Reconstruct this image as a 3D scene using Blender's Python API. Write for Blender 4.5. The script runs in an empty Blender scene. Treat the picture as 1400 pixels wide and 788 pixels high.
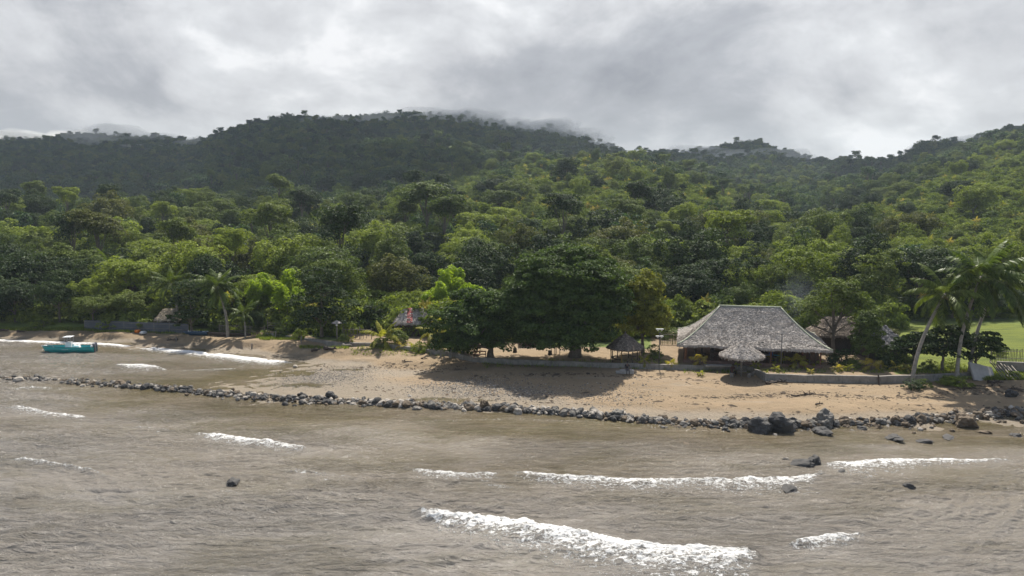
import bpy, bmesh, math, random
import numpy as np
from mathutils import Vector, Matrix, Euler, noise

sc = bpy.context.scene
# ------------------------------------------------------------------ camera
H = 18.5
PITCH = math.atan((394 - 290) / 1000.0)
cam_d = bpy.data.cameras.new("camera"); cam_o = bpy.data.objects.new("camera", cam_d)
sc.collection.objects.link(cam_o); sc.camera = cam_o
cam_o.location = (0, 0, H); cam_o.rotation_euler = (math.pi / 2 - PITCH, 0, 0)
cam_d.sensor_width = 36; cam_d.lens = 1000 / 1400 * 36
cam_d.clip_start = 0.5; cam_d.clip_end = 9000
CP, SP = math.cos(PITCH), math.sin(PITCH)

# ------------------------------------------------------------------ sun, sky, exposure
SUN_EL, SUN_AZ = math.radians(55), math.radians(8)      # azimuth from +Y towards +X
sun_d = bpy.data.lights.new("sun", 'SUN'); sun_d.energy = 5.0; sun_d.angle = math.radians(0.6)
sun_d.color = (1, .94, .84)
sun_o = bpy.data.objects.new("sun", sun_d); sc.collection.objects.link(sun_o)
sv = Vector((math.sin(SUN_AZ) * math.cos(SUN_EL), math.cos(SUN_AZ) * math.cos(SUN_EL), math.sin(SUN_EL)))
sun_o.rotation_euler = sv.to_track_quat('Z', 'Y').to_euler(); sun_o.location = (0, -20, 120)
EXPOSURE = 0.58
sc.view_settings.view_transform = 'Standard'; sc.view_settings.look = 'None'
sc.view_settings.exposure = EXPOSURE; sc.view_settings.gamma = 1; sc.view_settings.use_curve_mapping = False
sc.render.engine = 'CYCLES'
sc.cycles.max_bounces = 6; sc.cycles.diffuse_bounces = 3; sc.cycles.glossy_bounces = 3
sc.cycles.transmission_bounces = 4; sc.cycles.volume_bounces = 1; sc.cycles.transparent_max_bounces = 6
sc.cycles.caustics_reflective = False; sc.cycles.caustics_refractive = False
sc.cycles.sample_clamp_indirect = 4; sc.cycles.sample_clamp_direct = 12
sc.cycles.use_denoising = True
sc.cycles.volume_step_rate = 4


def pix_dir(u, v):
    dx, dz = (u - 700.0), (394.0 - v)
    return (dx, dz * SP + 1000 * CP, dz * CP - 1000 * SP)


world = bpy.data.worlds.new("World"); sc.world = world; world.use_nodes = True
nt = world.node_tree; N = nt.nodes; L = nt.links; N.clear()
out = N.new('ShaderNodeOutputWorld'); bg = N.new('ShaderNodeBackground'); bg2 = N.new('ShaderNodeBackground')
mixs = N.new('ShaderNodeMixShader'); L.new(mixs.outputs[0], out.inputs[0])
sky = N.new('ShaderNodeTexSky'); sky.sky_type = 'NISHITA'; sky.sun_disc = False
sky.sun_elevation = SUN_EL; sky.sun_rotation = SUN_AZ; sky.dust_density = 1.5
L.new(sky.outputs[0], bg.inputs[0]); bg.inputs[1].default_value = 0.1
tc = N.new('ShaderNodeTexCoord')


def wmath(op, a, b=None, c=None):
    n = N.new('ShaderNodeMath'); n.operation = op
    for i, x in enumerate((a, b, c)):
        if x is None: continue
        if isinstance(x, (int, float)): n.inputs[i].default_value = x
        else: L.new(x, n.inputs[i])
    return n.outputs[0]


def wnoise(scale, detail, rough, dist, vec, off=0):
    mp = N.new('ShaderNodeMapping'); mp.inputs['Scale'].default_value = (1, 1, 1.7)
    mp.inputs['Location'].default_value = (off, off * .7, off * 1.3)
    L.new(vec, mp.inputs[0])
    n = N.new('ShaderNodeTexNoise'); n.inputs['Scale'].default_value = scale; n.inputs['Detail'].default_value = detail
    n.inputs['Roughness'].default_value = rough; n.inputs['Distortion'].default_value = dist
    L.new(mp.outputs[0], n.inputs['Vector']); return n.outputs[0]


dirv = tc.outputs['Generated']
n1 = wnoise(3.2, 8, .58, .7, dirv, 3.1)
n2 = wnoise(9.0, 8, .55, .35, dirv, 7.7)
n3 = wnoise(1.6, 3, .5, .2, dirv, 1.3)
base = wmath('MULTIPLY_ADD', n1, 1.0, wmath('MULTIPLY_ADD', n2, 0.55, -.17))
n4 = wnoise(19.0, 7, .6, .5, dirv, 13.1)
base = wmath('ADD', base, wmath('MULTIPLY_ADD', n4, .22, -.11))
base = wmath('ADD', base, wmath('MULTIPLY', n3, .35))
lobes = [((480, 60), .20, .03), ((1210, 90), .17, .10), ((830, 30), .12, .03), ((690, 55), .10, -.03), ((20, 190), .16, -.12),
         ((760, 130), .14, -.14), ((960, 110), .13, -.12), ((1390, 80), .08, -.12), ((1080, 175), .10, -.02), ((330, 160), .10, .06),
         ((1330, 150), .07, -.06), ((100, 60), .15, .0), ((640, 110), .08, -.04)]
acc = base
for (u, v), r, k in lobes:
    d = Vector(pix_dir(u, v)).normalized()
    vd = N.new('ShaderNodeVectorMath'); vd.operation = 'DISTANCE'; L.new(dirv, vd.inputs[0]); vd.inputs[1].default_value = d
    q = wmath('DIVIDE', vd.outputs['Value'], r)
    g = wmath('EXPONENT', wmath('MULTIPLY', wmath('MULTIPLY', q, q), -1.0))
    acc = wmath('MULTIPLY_ADD', g, k * 1.1, acc)
ramp = N.new('ShaderNodeValToRGB'); L.new(acc, ramp.inputs[0])
cr = ramp.color_ramp; cr.elements[0].position = .40; cr.elements[0].color = (.215, .22, .24, 1)
cr.elements[1].position = 1.08; cr.elements[1].color = (.655, .655, .66, 1)
for p, c in ((.64, (.32, .325, .345, 1)), (.77, (.43, .432, .445, 1)), (.90, (.53, .535, .545, 1))):
    e = cr.elements.new(p); e.color = c
# ramp input must be 0..1 : rescale
rs = wmath('MULTIPLY', acc, 0.8)
L.new(rs, ramp.inputs[0])
for e in cr.elements: e.position = e.position * 0.8
L.new(ramp.outputs[0], bg2.inputs[0]); bg2.inputs[1].default_value = 1.0
# cloud cover: closed over the hills, broken overhead and out to sea
sepd = N.new('ShaderNodeSeparateXYZ'); L.new(dirv, sepd.inputs[0])


def wmr(x, a, b_, c, d):
    q = N.new('ShaderNodeMapRange'); q.interpolation_type = 'SMOOTHSTEP'; L.new(x, q.inputs[0])
    for i, k in enumerate((a, b_, c, d)): q.inputs[i + 1].default_value = k
    return q.outputs[0]


up_ = wmr(sepd.outputs['Z'], .50, .74, 1.0, 0.0); fr_ = wmr(sepd.outputs['Y'], -.3, .1, .0, 1.0)
brk = wmr(wnoise(2.2, 6, .6, .4, dirv, 21.0), .48, .60, 0.0, 0.8)
cover = wmath('MAXIMUM', wmath('MULTIPLY', up_, fr_), brk)
L.new(wmath('MULTIPLY', cover, .97), mixs.inputs[0])
L.new(bg.outputs[0], mixs.inputs[1]); L.new(bg2.outputs[0], mixs.inputs[2])

# ------------------------------------------------------------------ numeric helpers


def hash2(ix, iy, seed):
    h = (ix.astype(np.int64) * 374761393 + iy.astype(np.int64) * 668265263 + seed * 1442695041) & 0xFFFFFFFF
    h = ((h ^ (h >> 13)) * 1274126177) & 0xFFFFFFFF
    h = (h ^ (h >> 16)) & 0xFFFFFFFF
    return h / 4294967295.0


def vnoise(x, y, seed=0):
    x = np.asarray(x, float); y = np.asarray(y, float)
    ix = np.floor(x); iy = np.floor(y); fx = x - ix; fy = y - iy
    fx = fx * fx * (3 - 2 * fx); fy = fy * fy * (3 - 2 * fy)
    a = hash2(ix, iy, seed); b = hash2(ix + 1, iy, seed); c = hash2(ix, iy + 1, seed); d = hash2(ix + 1, iy + 1, seed)
    return (a * (1 - fx) + b * fx) * (1 - fy) + (c * (1 - fx) + d * fx) * fy


def fbm(x, y, oct=4, seed=0):
    s = 0; a = .5; t = 0
    for i in range(oct):
        s = s + a * vnoise(x * 2 ** i, y * 2 ** i, seed + i * 17); t += a; a *= .5
    return s / t * 2 - 1


def sstep(a, b, x):
    t = np.clip((np.asarray(x, float) - a) / (b - a), 0, 1); return t * t * (3 - 2 * t)


def G(u, v, z=0.0):
    d = pix_dir(u, v); t = (H - z) / -d[2]
    return (d[0] * t, d[1] * t, z)


def PR(x, y, z):
    dep = y * CP + (H - z) * SP; up = y * SP - (H - z) * CP
    return 700 + 1000 * x / dep, 394 - 1000 * up / dep


def z_from_row(y, v):
    k = (394.0 - v) / 1000.0           # up/dep = k
    # y*SP - D*CP = k*(y*CP + D*SP) -> D = y*(SP - k*CP)/(CP + k*SP)
    D = y * (SP - k * CP) / (CP + k * SP); return H - D


# ------------------------------------------------------------------ terrain height
CTRL = [(0, 560, -.8), (0, 640, -1.2), (0, 788, -2), (350, 620, -.6), (350, 788, -1.5), (700, 620, -.45), (700, 788, -1.3), (1050, 650, -.5), (1050, 788, -1.2),
        (1400, 640, -.5), (1400, 788, -1.1), (200, 580, -.5), (500, 600, -.45), (850, 620, -.45), (1200, 620, -.45),
        (250, 541, -.14), (320, 546, -.12), (400, 553, -.12), (475, 558, -.12), (550, 562, -.12), (625, 565, -.12), (700, 568.5, -.12), (775, 574, -.12), (850, 579, -.12), (925, 584, -.12), (1000, 587, -.12), (1100, 590, -.12), (1200, 588, -.12), (1300, 582, -.08), (1400, 572, -.05), (550, 585, -.2), (850, 600, -.22), (1200, 605, -.2), (1400, 595, -.12), (150, 535, -.3), (0, 527, -.6),
        (300, 537, .03), (400, 547, .12), (550, 554, .12), (700, 561, .12), (850, 571, .12), (1000, 578, .15), (1100, 580, .18), (1250, 575, .22), (1400, 562, .3),
        (0, 517, -.45), (150, 524, -.25), (230, 531, -.06),
        (0, 480, -.8), (0, 500, -.9), (100, 500, -.9), (200, 495, -.5), (300, 500, -.3), (370, 500, -.12), (150, 512, -.5), (250, 515, -.2), (320, 522, -.03),
        (0, 468, -.15), (80, 469, -.15), (150, 472, -.15), (250, 480, -.12), (330, 488, -.1), (395, 497, -.06),
        (0, 461, .12), (80, 463, .12), (150, 466, .1), (250, 473, .1), (330, 480, .1), (410, 489, .1), (430, 499, .06), (470, 506, .05), (400, 512, 0.01), (420, 525, .05), (350, 531, .04),
        (480, 498, .12), (560, 510, .25), (560, 537, .2), (500, 541, .15), (450, 538, .12), (600, 546, .0), (660, 547, -.01), (720, 548, .08), (560, 548, .04),
        (0, 452, 1.0), (80, 453, 1.0), (150, 455, 1.0), (250, 460, .95), (340, 463, .9), (450, 477, .75), (560, 489, .85), (650, 503, .9), (750, 510, .95), (850, 514, .95), (950, 516, .95),
        (363, 463, 1.2), (395, 466, 1.2), (420, 469, 1.2), (461, 475.5, 1.2), (506, 476, 1.15), (540, 480, 1.12), (568, 484, 1.12), (600, 489, 1.1), (650, 498, 1.12), (700, 501.5, 1.15), (787, 504.5, 1.15), (860, 507, 1.15), (950, 509.5, 1.15), (1000, 510, 1.12), (1050, 525, .9), (1150, 529, .9), (1240, 530, .9), (1350, 526, 1.05), (1400, 518, 1.3),
        (600, 520, .42), (680, 535, .35), (750, 540, .42), (850, 548, .5), (950, 550, .6), (1100, 553, .6), (1250, 550, .6), (1380, 543, .75), (850, 562, .3), (700, 551, .2), (500, 490, .5),
        (-400, 450, 1.2), (-400, 470, -.3), (-400, 520, -.9), (-400, 700, -1.5), (1900, 505, 1.4), (1900, 545, .7), (1900, 565, .2), (1900, 600, -.5), (1900, 700, -1.1), (700, 950, -2.5), (0, 950, -2.8), (1400, 950, -2.5)]
CW = np.array([G(u, v, z) for u, v, z in CTRL])
WALL_PIX = [(-500, 449), (0, 450), (150, 453), (250, 457), (340, 459), (363, 460.5), (420, 467.5), (461, 474), (506, 474.5), (568, 482), (615, 488), (650, 496), (700, 500), (787, 503), (860, 505.5), (950, 508),
            (990, 508.5), (1004, 508.5), (1017, 509.2), (1028, 511.5), (1037, 515.5), (1048, 520.5), (1100, 522), (1200, 523.5), (1283, 521), (1331, 518), (1400, 511), (1900, 505)]
WALLW = np.array([G(u, v, 1.0) for u, v in WALL_PIX]); WALLA = WALLW[:, 0] / WALLW[:, 1]
A_L, A_R = WALLA[5], WALLA[25]


def wall_y(x, y):
    """distance row of the retaining wall on the bearing of this point"""
    return np.interp(np.asarray(x, float) / np.maximum(np.asarray(y, float), 1.0), WALLA, WALLW[:, 1])


UU = np.array([-600, 0, 120, 240, 420, 600, 750, 850, 950, 1030, 1100, 1200, 1300, 1400, 2000.])
DD = np.array([110, 150, 200, 260, 340, 450, 600, 800, 1000, 1300.])
ROWS = np.array([
    [443, 405, 362, 318, 322, 300, 268, 240, 225, 212],
    [443, 404, 362, 318, 322, 300, 264, 228, 199, 197],
    [443, 403, 361, 316, 320, 297, 260, 224, 196, 198],
    [443, 403, 360, 314, 318, 292, 250, 208, 200, 222],
    [443, 400, 356, 308, 306, 278, 232, 184, 172, 200],
    [443, 400, 353, 306, 286, 260, 222, 184, 168, 200],
    [443, 398, 348, 302, 262, 236, 238, 206, 186, 210],
    [443, 396, 346, 300, 256, 232, 244, 232, 218, 232],
    [443, 398, 350, 306, 272, 262, 262, 240, 212, 228],
    [443, 398, 353, 318, 304, 290, 268, 234, 203, 224],
    [443, 398, 353, 320, 306, 288, 266, 246, 230, 232],
    [443, 398, 350, 310, 290, 278, 258, 238, 229, 236],
    [443, 396, 343, 296, 260, 246, 230, 212, 214, 232],
    [443, 392, 335, 278, 240, 214, 202, 187, 192, 220],
    [443, 390, 330, 272, 232, 206, 194, 182, 190, 215]], float)
ZT = np.array([[z_from_row(d, ROWS[i, j]) for j, d in enumerate(DD)] for i in range(len(UU))])


def interp2(u, d):
    iu = np.clip(np.searchsorted(UU, u) - 1, 0, len(UU) - 2); fu = np.clip((u - UU[iu]) / (UU[iu + 1] - UU[iu]), 0, 1)
    idd = np.clip(np.searchsorted(DD, d) - 1, 0, len(DD) - 2); fd = np.clip((d - DD[idd]) / (DD[idd + 1] - DD[idd]), 0, 1)
    fu = fu * fu * (3 - 2 * fu)
    return (ZT[iu, idd] * (1 - fu) + ZT[iu + 1, idd] * fu) * (1 - fd) + (ZT[iu, idd + 1] * (1 - fu) + ZT[iu + 1, idd + 1] * fu) * fd


def near_z(x, y):
    x = np.asarray(x, float).ravel(); y = np.asarray(y, float).ravel()
    res = np.empty(len(x)); step = 40000
    for i in range(0, len(x), step):
        dx = x[i:i + step, None] - CW[None, :, 0]; dy = (y[i:i + step, None] - CW[None, :, 1])
        sc_ = 1.0
        w = 1.0 / (dx * dx * .35 + dy * dy * 1.3 + .25) ** 1.9
        res[i:i + step] = (w * CW[None, :, 2]).sum(1) / w.sum(1)
    return res


def terrain(x, y):
    x = np.asarray(x, float); shp = x.shape; x = x.ravel(); y = np.asarray(y, float).ravel()
    z = near_z(x, np.minimum(y, 135))
    z = z + .035 * fbm(x / 3.1, y / 2.2, 3, 5) + .05 * fbm(x / 11, y / 7, 2, 9)
    wy = wall_y(x, y); a = x / np.maximum(y, 1)
    walled = (a > A_L) & (a < A_R)
    wdt = np.where(walled, .30, 3.5)
    t = sstep(0, 1, (y - wy - .05) / wdt)
    t = np.where(y > 20, t, 0)
    zt = 1.55 + .05 * fbm(x / 4, y / 4, 3, 21)
    z = z * (1 - t) + zt * t
    u = 700 + 1000 * x / (np.maximum(y, 1) * 1.0)
    u = u + 25 * fbm(x / 90, y / 90, 2, 33)
    zh = interp2(u, y)
    nz = fbm(x / 45 + 7, y / 45, 4, 41)
    rdg = 1 - 2 * np.abs(fbm(x / 130 + 3, y / 150, 3, 47))
    zh = zh + nz * np.clip((y - 125) * .013, 0, 6) + (rdg - .45) * np.clip((y - 140) * .04, 0, 24) * (1 - .6 * sstep(700, 900, y))
    th = sstep(108, 128, y)
    z = z * (1 - th) + zh * th
    far = sstep(1250, 2200, y)
    z = z * (1 - far) + 5 * far
    return z.reshape(shp)


def gz(x, y):
    return float(terrain(np.array([x]), np.array([y]))[0])


def gpix(u, v, z0=1.6):
    """the ground point seen at photo pixel (u, v)"""
    z = z0
    for _ in range(6):
        p = G(u, v, z); z = .5 * z + .5 * gz(p[0], p[1])
    p = G(u, v, z); return Vector((p[0], p[1], gz(p[0], p[1])))


def atdist(u, y):
    """ground point on the bearing of photo column u at distance y"""
    x = 0.0
    for _ in range(4):
        z = gz(x, y); x = (u - 700) / 1000 * (y * CP + (H - z) * SP)
    return Vector((x, y, gz(x, y)))


# ------------------------------------------------------------------ object helpers
def setp(o, label=None, cat=None, group=None, kind=None):
    if label: o["label"] = label
    if cat: o["category"] = cat
    if group: o["group"] = group
    if kind: o["kind"] = kind
    return o


def link(o): sc.collection.objects.link(o); return o


def empty(name, loc=(0, 0, 0), rz=0.0, scale=1.0, **kw):
    o = bpy.data.objects.new(name, None); link(o); o.empty_display_size = .3
    o.location = loc; o.rotation_euler = (0, 0, rz); o.scale = (scale,) * 3
    return setp(o, **kw)


def mesh_np(name, V, Fq=None, Ft=None, mats=(), tone=None, smooth=False, attrs=None, midx=None):
    me = bpy.data.meshes.new(name)
    V = np.asarray(V, np.float32)
    nq = 0 if Fq is None else len(Fq); ntr = 0 if Ft is None else len(Ft)
    loops = []
    if nq: loops.append(np.asarray(Fq, np.int32).ravel())
    if ntr: loops.append(np.asarray(Ft, np.int32).ravel())
    loops = np.concatenate(loops)
    me.vertices.add(len(V)); me.vertices.foreach_set('co', V.ravel())
    me.loops.add(len(loops)); me.loops.foreach_set('vertex_index', loops)
    me.polygons.add(nq + ntr)
    ls = np.concatenate([np.arange(nq) * 4, nq * 4 + np.arange(ntr) * 3]).astype(np.int32)
    me.polygons.foreach_set('loop_start', ls)
    if midx is not None: me.polygons.foreach_set('material_index', np.asarray(midx, np.int32))
    me.polygons.foreach_set('use_smooth', np.full(nq + ntr, smooth))
    me.update(calc_edges=True)
    for m in mats: me.materials.append(m)
    if tone is not None:
        at = me.attributes.new('tone', 'FLOAT', 'FACE'); at.data.foreach_set('value', np.asarray(tone, np.float32))
    for k, vals in (attrs or {}).items():
        at = me.attributes.new(k, 'FLOAT', 'POINT'); at.data.foreach_set('value', np.asarray(vals, np.float32))
    return me


def obj(name, me, parent=None, loc=None, **kw):
    o = bpy.data.objects.new(name, me); link(o)
    if parent: o.parent = parent
    if loc is not None: o.location = loc
    return setp(o, **kw)


class MB:
    """collects simple solids into one mesh"""
    def __init__(s): s.v = []; s.f = []; s.t = []

    def add(s, V, F, tone=.5):
        n = len(s.v); s.v += [tuple(p) for p in V]
        for f in F: s.f.append(tuple(i + n for i in f)); s.t.append(tone)

    def box(s, c, d, rz=0, tone=.5, taper=1.0, rot=None):
        x, y, z = d[0] / 2, d[1] / 2, d[2] / 2
        P = [Vector((sx * x * (taper if sz > 0 else 1), sy * y * (taper if sz > 0 else 1), sz * z)) for sz in (-1, 1) for sx, sy in ((-1, -1), (1, -1), (1, 1), (-1, 1))]
        M = (rot.to_matrix() if rot is not None else Matrix.Rotation(rz, 3, 'Z'))
        s.add([M @ p + Vector(c) for p in P], [(3, 2, 1, 0), (4, 5, 6, 7), (0, 1, 5, 4), (1, 2, 6, 5), (2, 3, 7, 6), (3, 0, 4, 7)], tone)

    def tube(s, pts, rad, n=6, tone=.5, cap=True):
        pts = [Vector(p) for p in pts]
        if isinstance(rad, (int, float)): rad = [rad] * len(pts)
        V = []; F = []
        for i, p in enumerate(pts):
            d = (pts[min(i + 1, len(pts) - 1)] - pts[max(i - 1, 0)]).normalized()
            ax = Vector((1, 0, 0)) if abs(d.x) < .8 else Vector((0, 1, 0))
            a = d.cross(ax).normalized(); b = d.cross(a)
            for k in range(n):
                w = 2 * math.pi * k / n; V.append(p + (a * math.cos(w) + b * math.sin(w)) * rad[i])
        for i in range(len(pts) - 1):
            for k in range(n):
                F.append((i * n + k, i * n + (k + 1) % n, (i + 1) * n + (k + 1) % n, (i + 1) * n + k))
        if cap: F.append(tuple(range(n - 1, -1, -1))); F.append(tuple(range((len(pts) - 1) * n, len(pts) * n)))
        s.add(V, F, tone)

    def lathe(s, prof, n=16, c=(0, 0, 0), tone=.5):
        V = []; F = []
        for r, z in prof:
            for k in range(n):
                w = 2 * math.pi * k / n; V.append((c[0] + r * math.cos(w), c[1] + r * math.sin(w), c[2] + z))
        for i in range(len(prof) - 1):
            for k in range(n): F.append((i * n + k, i * n + (k + 1) % n, (i + 1) * n + (k + 1) % n, (i + 1) * n + k))
        s.add(V, F, tone)

    def mesh(s, name, mat, smooth=False, bevel=0):
        me = bpy.data.meshes.new(name); me.from_pydata(s.v, [], s.f)
        for m in (mat if isinstance(mat, (list, tuple)) else [mat]): me.materials.append(m)
        at = me.attributes.new('tone', 'FLOAT', 'FACE'); at.data.foreach_set('value', np.array(s.t, np.float32))
        if smooth: me.polygons.foreach_set('use_smooth', np.full(len(me.polygons), True))
        bm = bmesh.new(); bm.from_mesh(me); bmesh.ops.recalc_face_normals(bm, faces=bm.faces)
        if bevel:
            bmesh.ops.bevel(bm, geom=list(bm.edges), offset=bevel, segments=1, affect='EDGES', profile=.5)
        bm.to_mesh(me); bm.free()
        return me

    def build(s, name, mat, parent=None, smooth=False, loc=None, bevel=0, **kw):
        return obj(name, s.mesh(name, mat, smooth, bevel), parent, loc, **kw)


# ------------------------------------------------------------------ materials
class NT:
    def __init__(s, m): s.t = m.node_tree; s.N = s.t.nodes; s.L = s.t.links

    def new(s, ty, **kw):
        n = s.N.new(ty)
        for k, v in kw.items(): setattr(n, k, v)
        return n

    def put(s, sock, x):
        if x is None: return
        if hasattr(x, 'is_output'): s.L.new(x, sock)
        elif isinstance(x, (tuple, list)): sock.default_value = tuple(x) + ((1,) if len(x) == 3 and sock.type == 'RGBA' else ())
        else: sock.default_value = x

    def math(s, op, a, b=None, c=None, clamp=False):
        n = s.new('ShaderNodeMath', operation=op, use_clamp=clamp)
        for i, x in enumerate((a, b, c)): s.put(n.inputs[i], x)
        return n.outputs[0]

    def noise(s, scale, detail=4, rough=.55, vec=None, dist=0.0, sx=None):
        n = s.new('ShaderNodeTexNoise'); n.inputs['Scale'].default_value = scale; n.inputs['Detail'].default_value = detail
        n.inputs['Roughness'].default_value = rough; n.inputs['Distortion'].default_value = dist
        if vec is not None:
            if sx:
                mp = s.new('ShaderNodeMapping'); mp.inputs['Scale'].default_value = sx; s.L.new(vec, mp.inputs[0]); vec = mp.outputs[0]
            s.L.new(vec, n.inputs['Vector'])
        return n.outputs[0]

    def mix(s, f, a, b, blend='MIX'):
        n = s.new('ShaderNodeMix', data_type='RGBA', blend_type=blend)
        s.put(n.inputs[0], f); s.put(n.inputs[6], a); s.put(n.inputs[7], b); return n.outputs[2]

    def ramp(s, f, stops):
        n = s.new('ShaderNodeValToRGB'); s.L.new(f, n.inputs[0]); e = n.color_ramp.elements
        while len(e) < len(stops): e.new(.5)
        for i, (p, c) in enumerate(stops):
            e[i].position = p; e[i].color = (tuple(c) + (1,)) if not isinstance(c, (int, float)) else (c, c, c, 1)
        return n.outputs[0]

    def mr(s, x, a, b, c=0.0, d=1.0, smooth=False):
        n = s.new('ShaderNodeMapRange', interpolation_type='SMOOTHSTEP' if smooth else 'LINEAR'); s.put(n.inputs[0], x)
        for i, q in enumerate((a, b, c, d)): n.inputs[i + 1].default_value = q
        return n.outputs[0]

    def attr(s, name): return s.new('ShaderNodeAttribute', attribute_name=name).outputs['Fac']

    def bump(s, h, st, dist=.05, normal=None):
        n = s.new('ShaderNodeBump'); n.inputs['Strength'].default_value = st; n.inputs['Distance'].default_value = dist
        s.L.new(h, n.inputs['Height'])
        if normal is not None: s.L.new(normal, n.inputs['Normal'])
        return n.outputs[0]


def newmat(name):
    m = bpy.data.materials.new(name); m.use_nodes = True; n = NT(m)
    b = m.node_tree.nodes['Principled BSDF']; b.inputs['Roughness'].default_value = .7
    return m, n, b


MC = {}


def M(name, col=(.3, .3, .3), rough=.7, var=.25, scale=6.0, bump=.2, metal=0.0, tone=.5, spec=.5):
    """weathered solid colour: world-scale noise + the per-face tone"""
    if name in MC: return MC[name]
    m, n, b = newmat(name)
    tcn = n.new('ShaderNodeTexCoord').outputs['Object']
    f = n.noise(scale, 5, .6, tcn)
    d = tuple(c * (1 - var) for c in col); l = tuple(min(1, c * (1 + var)) for c in col)
    c = n.mix(n.mr(f, .3, .7), d, l)
    t = n.math('MULTIPLY_ADD', n.attr('tone'), tone, 1 - tone * .5)
    hs = n.new('ShaderNodeVectorMath', operation='SCALE'); n.L.new(c, hs.inputs[0]); n.L.new(t, hs.inputs['Scale'])
    n.L.new(hs.outputs[0], b.inputs['Base Color'])
    b.inputs['Roughness'].default_value = rough; b.inputs['Metallic'].default_value = metal; b.inputs['Specular IOR Level'].default_value = spec
    if bump: n.L.new(n.bump(n.noise(scale * 5, 4, .6, tcn), bump, .02), b.inputs['Normal'])
    MC[name] = m; return m
# ------------------------------------------------------------------ ground
def ground_mesh():
    xs = np.concatenate([np.linspace(-1.7, -1.15, 10)[:-1], np.linspace(-1.15, -.80, 40)[:-1], np.linspace(-.80, .80, 860), np.linspace(.80, 1.15, 40)[1:], np.linspace(1.15, 1.7, 10)[1:]])
    ys = np.concatenate([np.linspace(-60, 20, 20)[:-1], np.linspace(20, 62, 60)[:-1], np.linspace(62, 118, 260)[:-1], 118 * np.exp(np.linspace(0, math.log(1400 / 118), 190))[:-1], np.linspace(1400, 1900, 10)])
    Xs, Y = np.meshgrid(xs, ys)
    W = np.maximum(Y, 0) + 15 + np.where(Y < 0, -Y, 0)
    X = Xs * W
    Z = terrain(X, Y)
    n, m = Y.shape
    I = np.arange(n * m).reshape(n, m)
    F = np.stack([I[:-1, :-1].ravel(), I[:-1, 1:].ravel(), I[1:, 1:].ravel(), I[1:, :-1].ravel()], 1)
    x, y = X.ravel(), Y.ravel()
    wy = wall_y(x, y); a = x / np.maximum(y, 1); u = 700 + 1000 * a
    back = y - wy
    nz = fbm(x / 5, y / 4, 4, 61)
    # greenery: nothing on the beach, patchy on the terrace, complete beyond it
    veg = sstep(.5, 2.2, back + nz * 1.6)
    sandy = sstep(440, 500, u) * (1 - sstep(1215, 1245, u)) * (1 - sstep(9, 13, back + nz * 4))
    sandy2 = sstep(880, 905, u) * (1 - sstep(1210, 1240, u)) * (1 - sstep(20, 30, back + nz * 4))
    veg = veg * (1 - np.clip(sandy + sandy2, 0, 1) * .97)
    veg = np.where(a > A_R, sstep(-1.5, 2, back + nz * 2), veg)
    veg = np.where(y > 112, 1, veg)
    field = sstep(1195, 1225, u) * sstep(.8, 3, back) * (1 - sstep(108, 113, y + nz))
    return mesh_np('ground', np.stack([x, y, Z.ravel()], 1), Fq=F, smooth=True, attrs={'veg': veg, 'field': field})


gm, n, b = newmat('ground_surface')
geo = n.new('ShaderNodeNewGeometry'); pos = geo.outputs['Position']
sep = n.new('ShaderNodeSeparateXYZ'); n.L.new(pos, sep.inputs[0])
big = n.noise(.07, 5, .6, pos); mid = n.noise(.6, 6, .6, pos); fine = n.noise(6, 6, .65, pos); grit = n.noise(45, 3, .7, pos)
sand = n.mix(n.mr(big, .35, .65), (.215, .155, .090), (.280, .208, .126))
sand = n.mix(n.math('MULTIPLY', n.mr(mid, .42, .68), .5), sand, (.33, .235, .14))
strk = n.noise(.35, 6, .62, pos, 1.2, (.25, 1.3, 1))
sand = n.mix(n.math('MULTIPLY', n.mr(strk, .54, .66), .5), sand, (.28, .235, .18))
sand = n.mix(n.math('MULTIPLY', n.mr(n.noise(.22, 6, .7, pos, .8, (.5, 1.6, 1)), .50, .62), .55), sand, (.24, .175, .11))
sand = n.mix(n.math('MULTIPLY', n.mr(fine, .54, .72), .6), sand, (.22, .16, .10))
sand = n.mix(n.math('MULTIPLY', n.mr(grit, .62, .72), .6), sand, (.12, .10, .08))
hz = n.math('ADD', sep.outputs['Z'], n.math('MULTIPLY_ADD', mid, .16, -.08))
wet = n.mr(hz, .12, .46, 1, 0, True)
wetc = n.mix(n.mr(fine, .35, .65), (.155, .12, .078), (.215, .17, .115))
sandw = n.mix(wet, sand, wetc)
bed = n.mr(sep.outputs['Z'], -.3, .0, 1, 0)
sandw = n.mix(bed, sandw, (.10, .085, .05))
gr = n.mix(n.mr(n.noise(.5, 5, .65, pos), .35, .65), (.035, .050, .014), (.13, .175, .035))
gr = n.mix(n.math('MULTIPLY', n.mr(n.noise(.045, 4, .6, pos), .45, .6), .75), gr, (.18, .225, .045))
gr = n.mix(n.math('MULTIPLY', n.mr(fine, .55, .75), .5), gr, (.02, .032, .008))
fld = n.mix(n.mr(n.noise(.35, 5, .65, pos, .5, (.4, 1.6, 1)), .35, .65), (.078, .105, .014), (.145, .170, .020))
gr = n.mix(n.attr('field'), gr, fld)
vg = n.mr(n.math('ADD', n.attr('veg'), n.math('MULTIPLY_ADD', mid, .5, -.25)), .35, .65, 0, 1, True)
col = n.mix(vg, sandw, gr)
n.L.new(col, b.inputs['Base Color'])
rg = n.mr(wet, 0, 1, .9, .45); rg = n.math('MAXIMUM', rg, vg); n.L.new(rg, b.inputs['Roughness'])
vor = n.new('ShaderNodeTexVoronoi'); vor.inputs['Scale'].default_value = 2.3; n.L.new(pos, vor.inputs['Vector'])
dim = n.math('MULTIPLY', n.mr(vor.outputs['Distance'], .0, .32, 0, 1, True), n.mr(n.noise(.3, 3, .6, pos), .42, .6))
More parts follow.
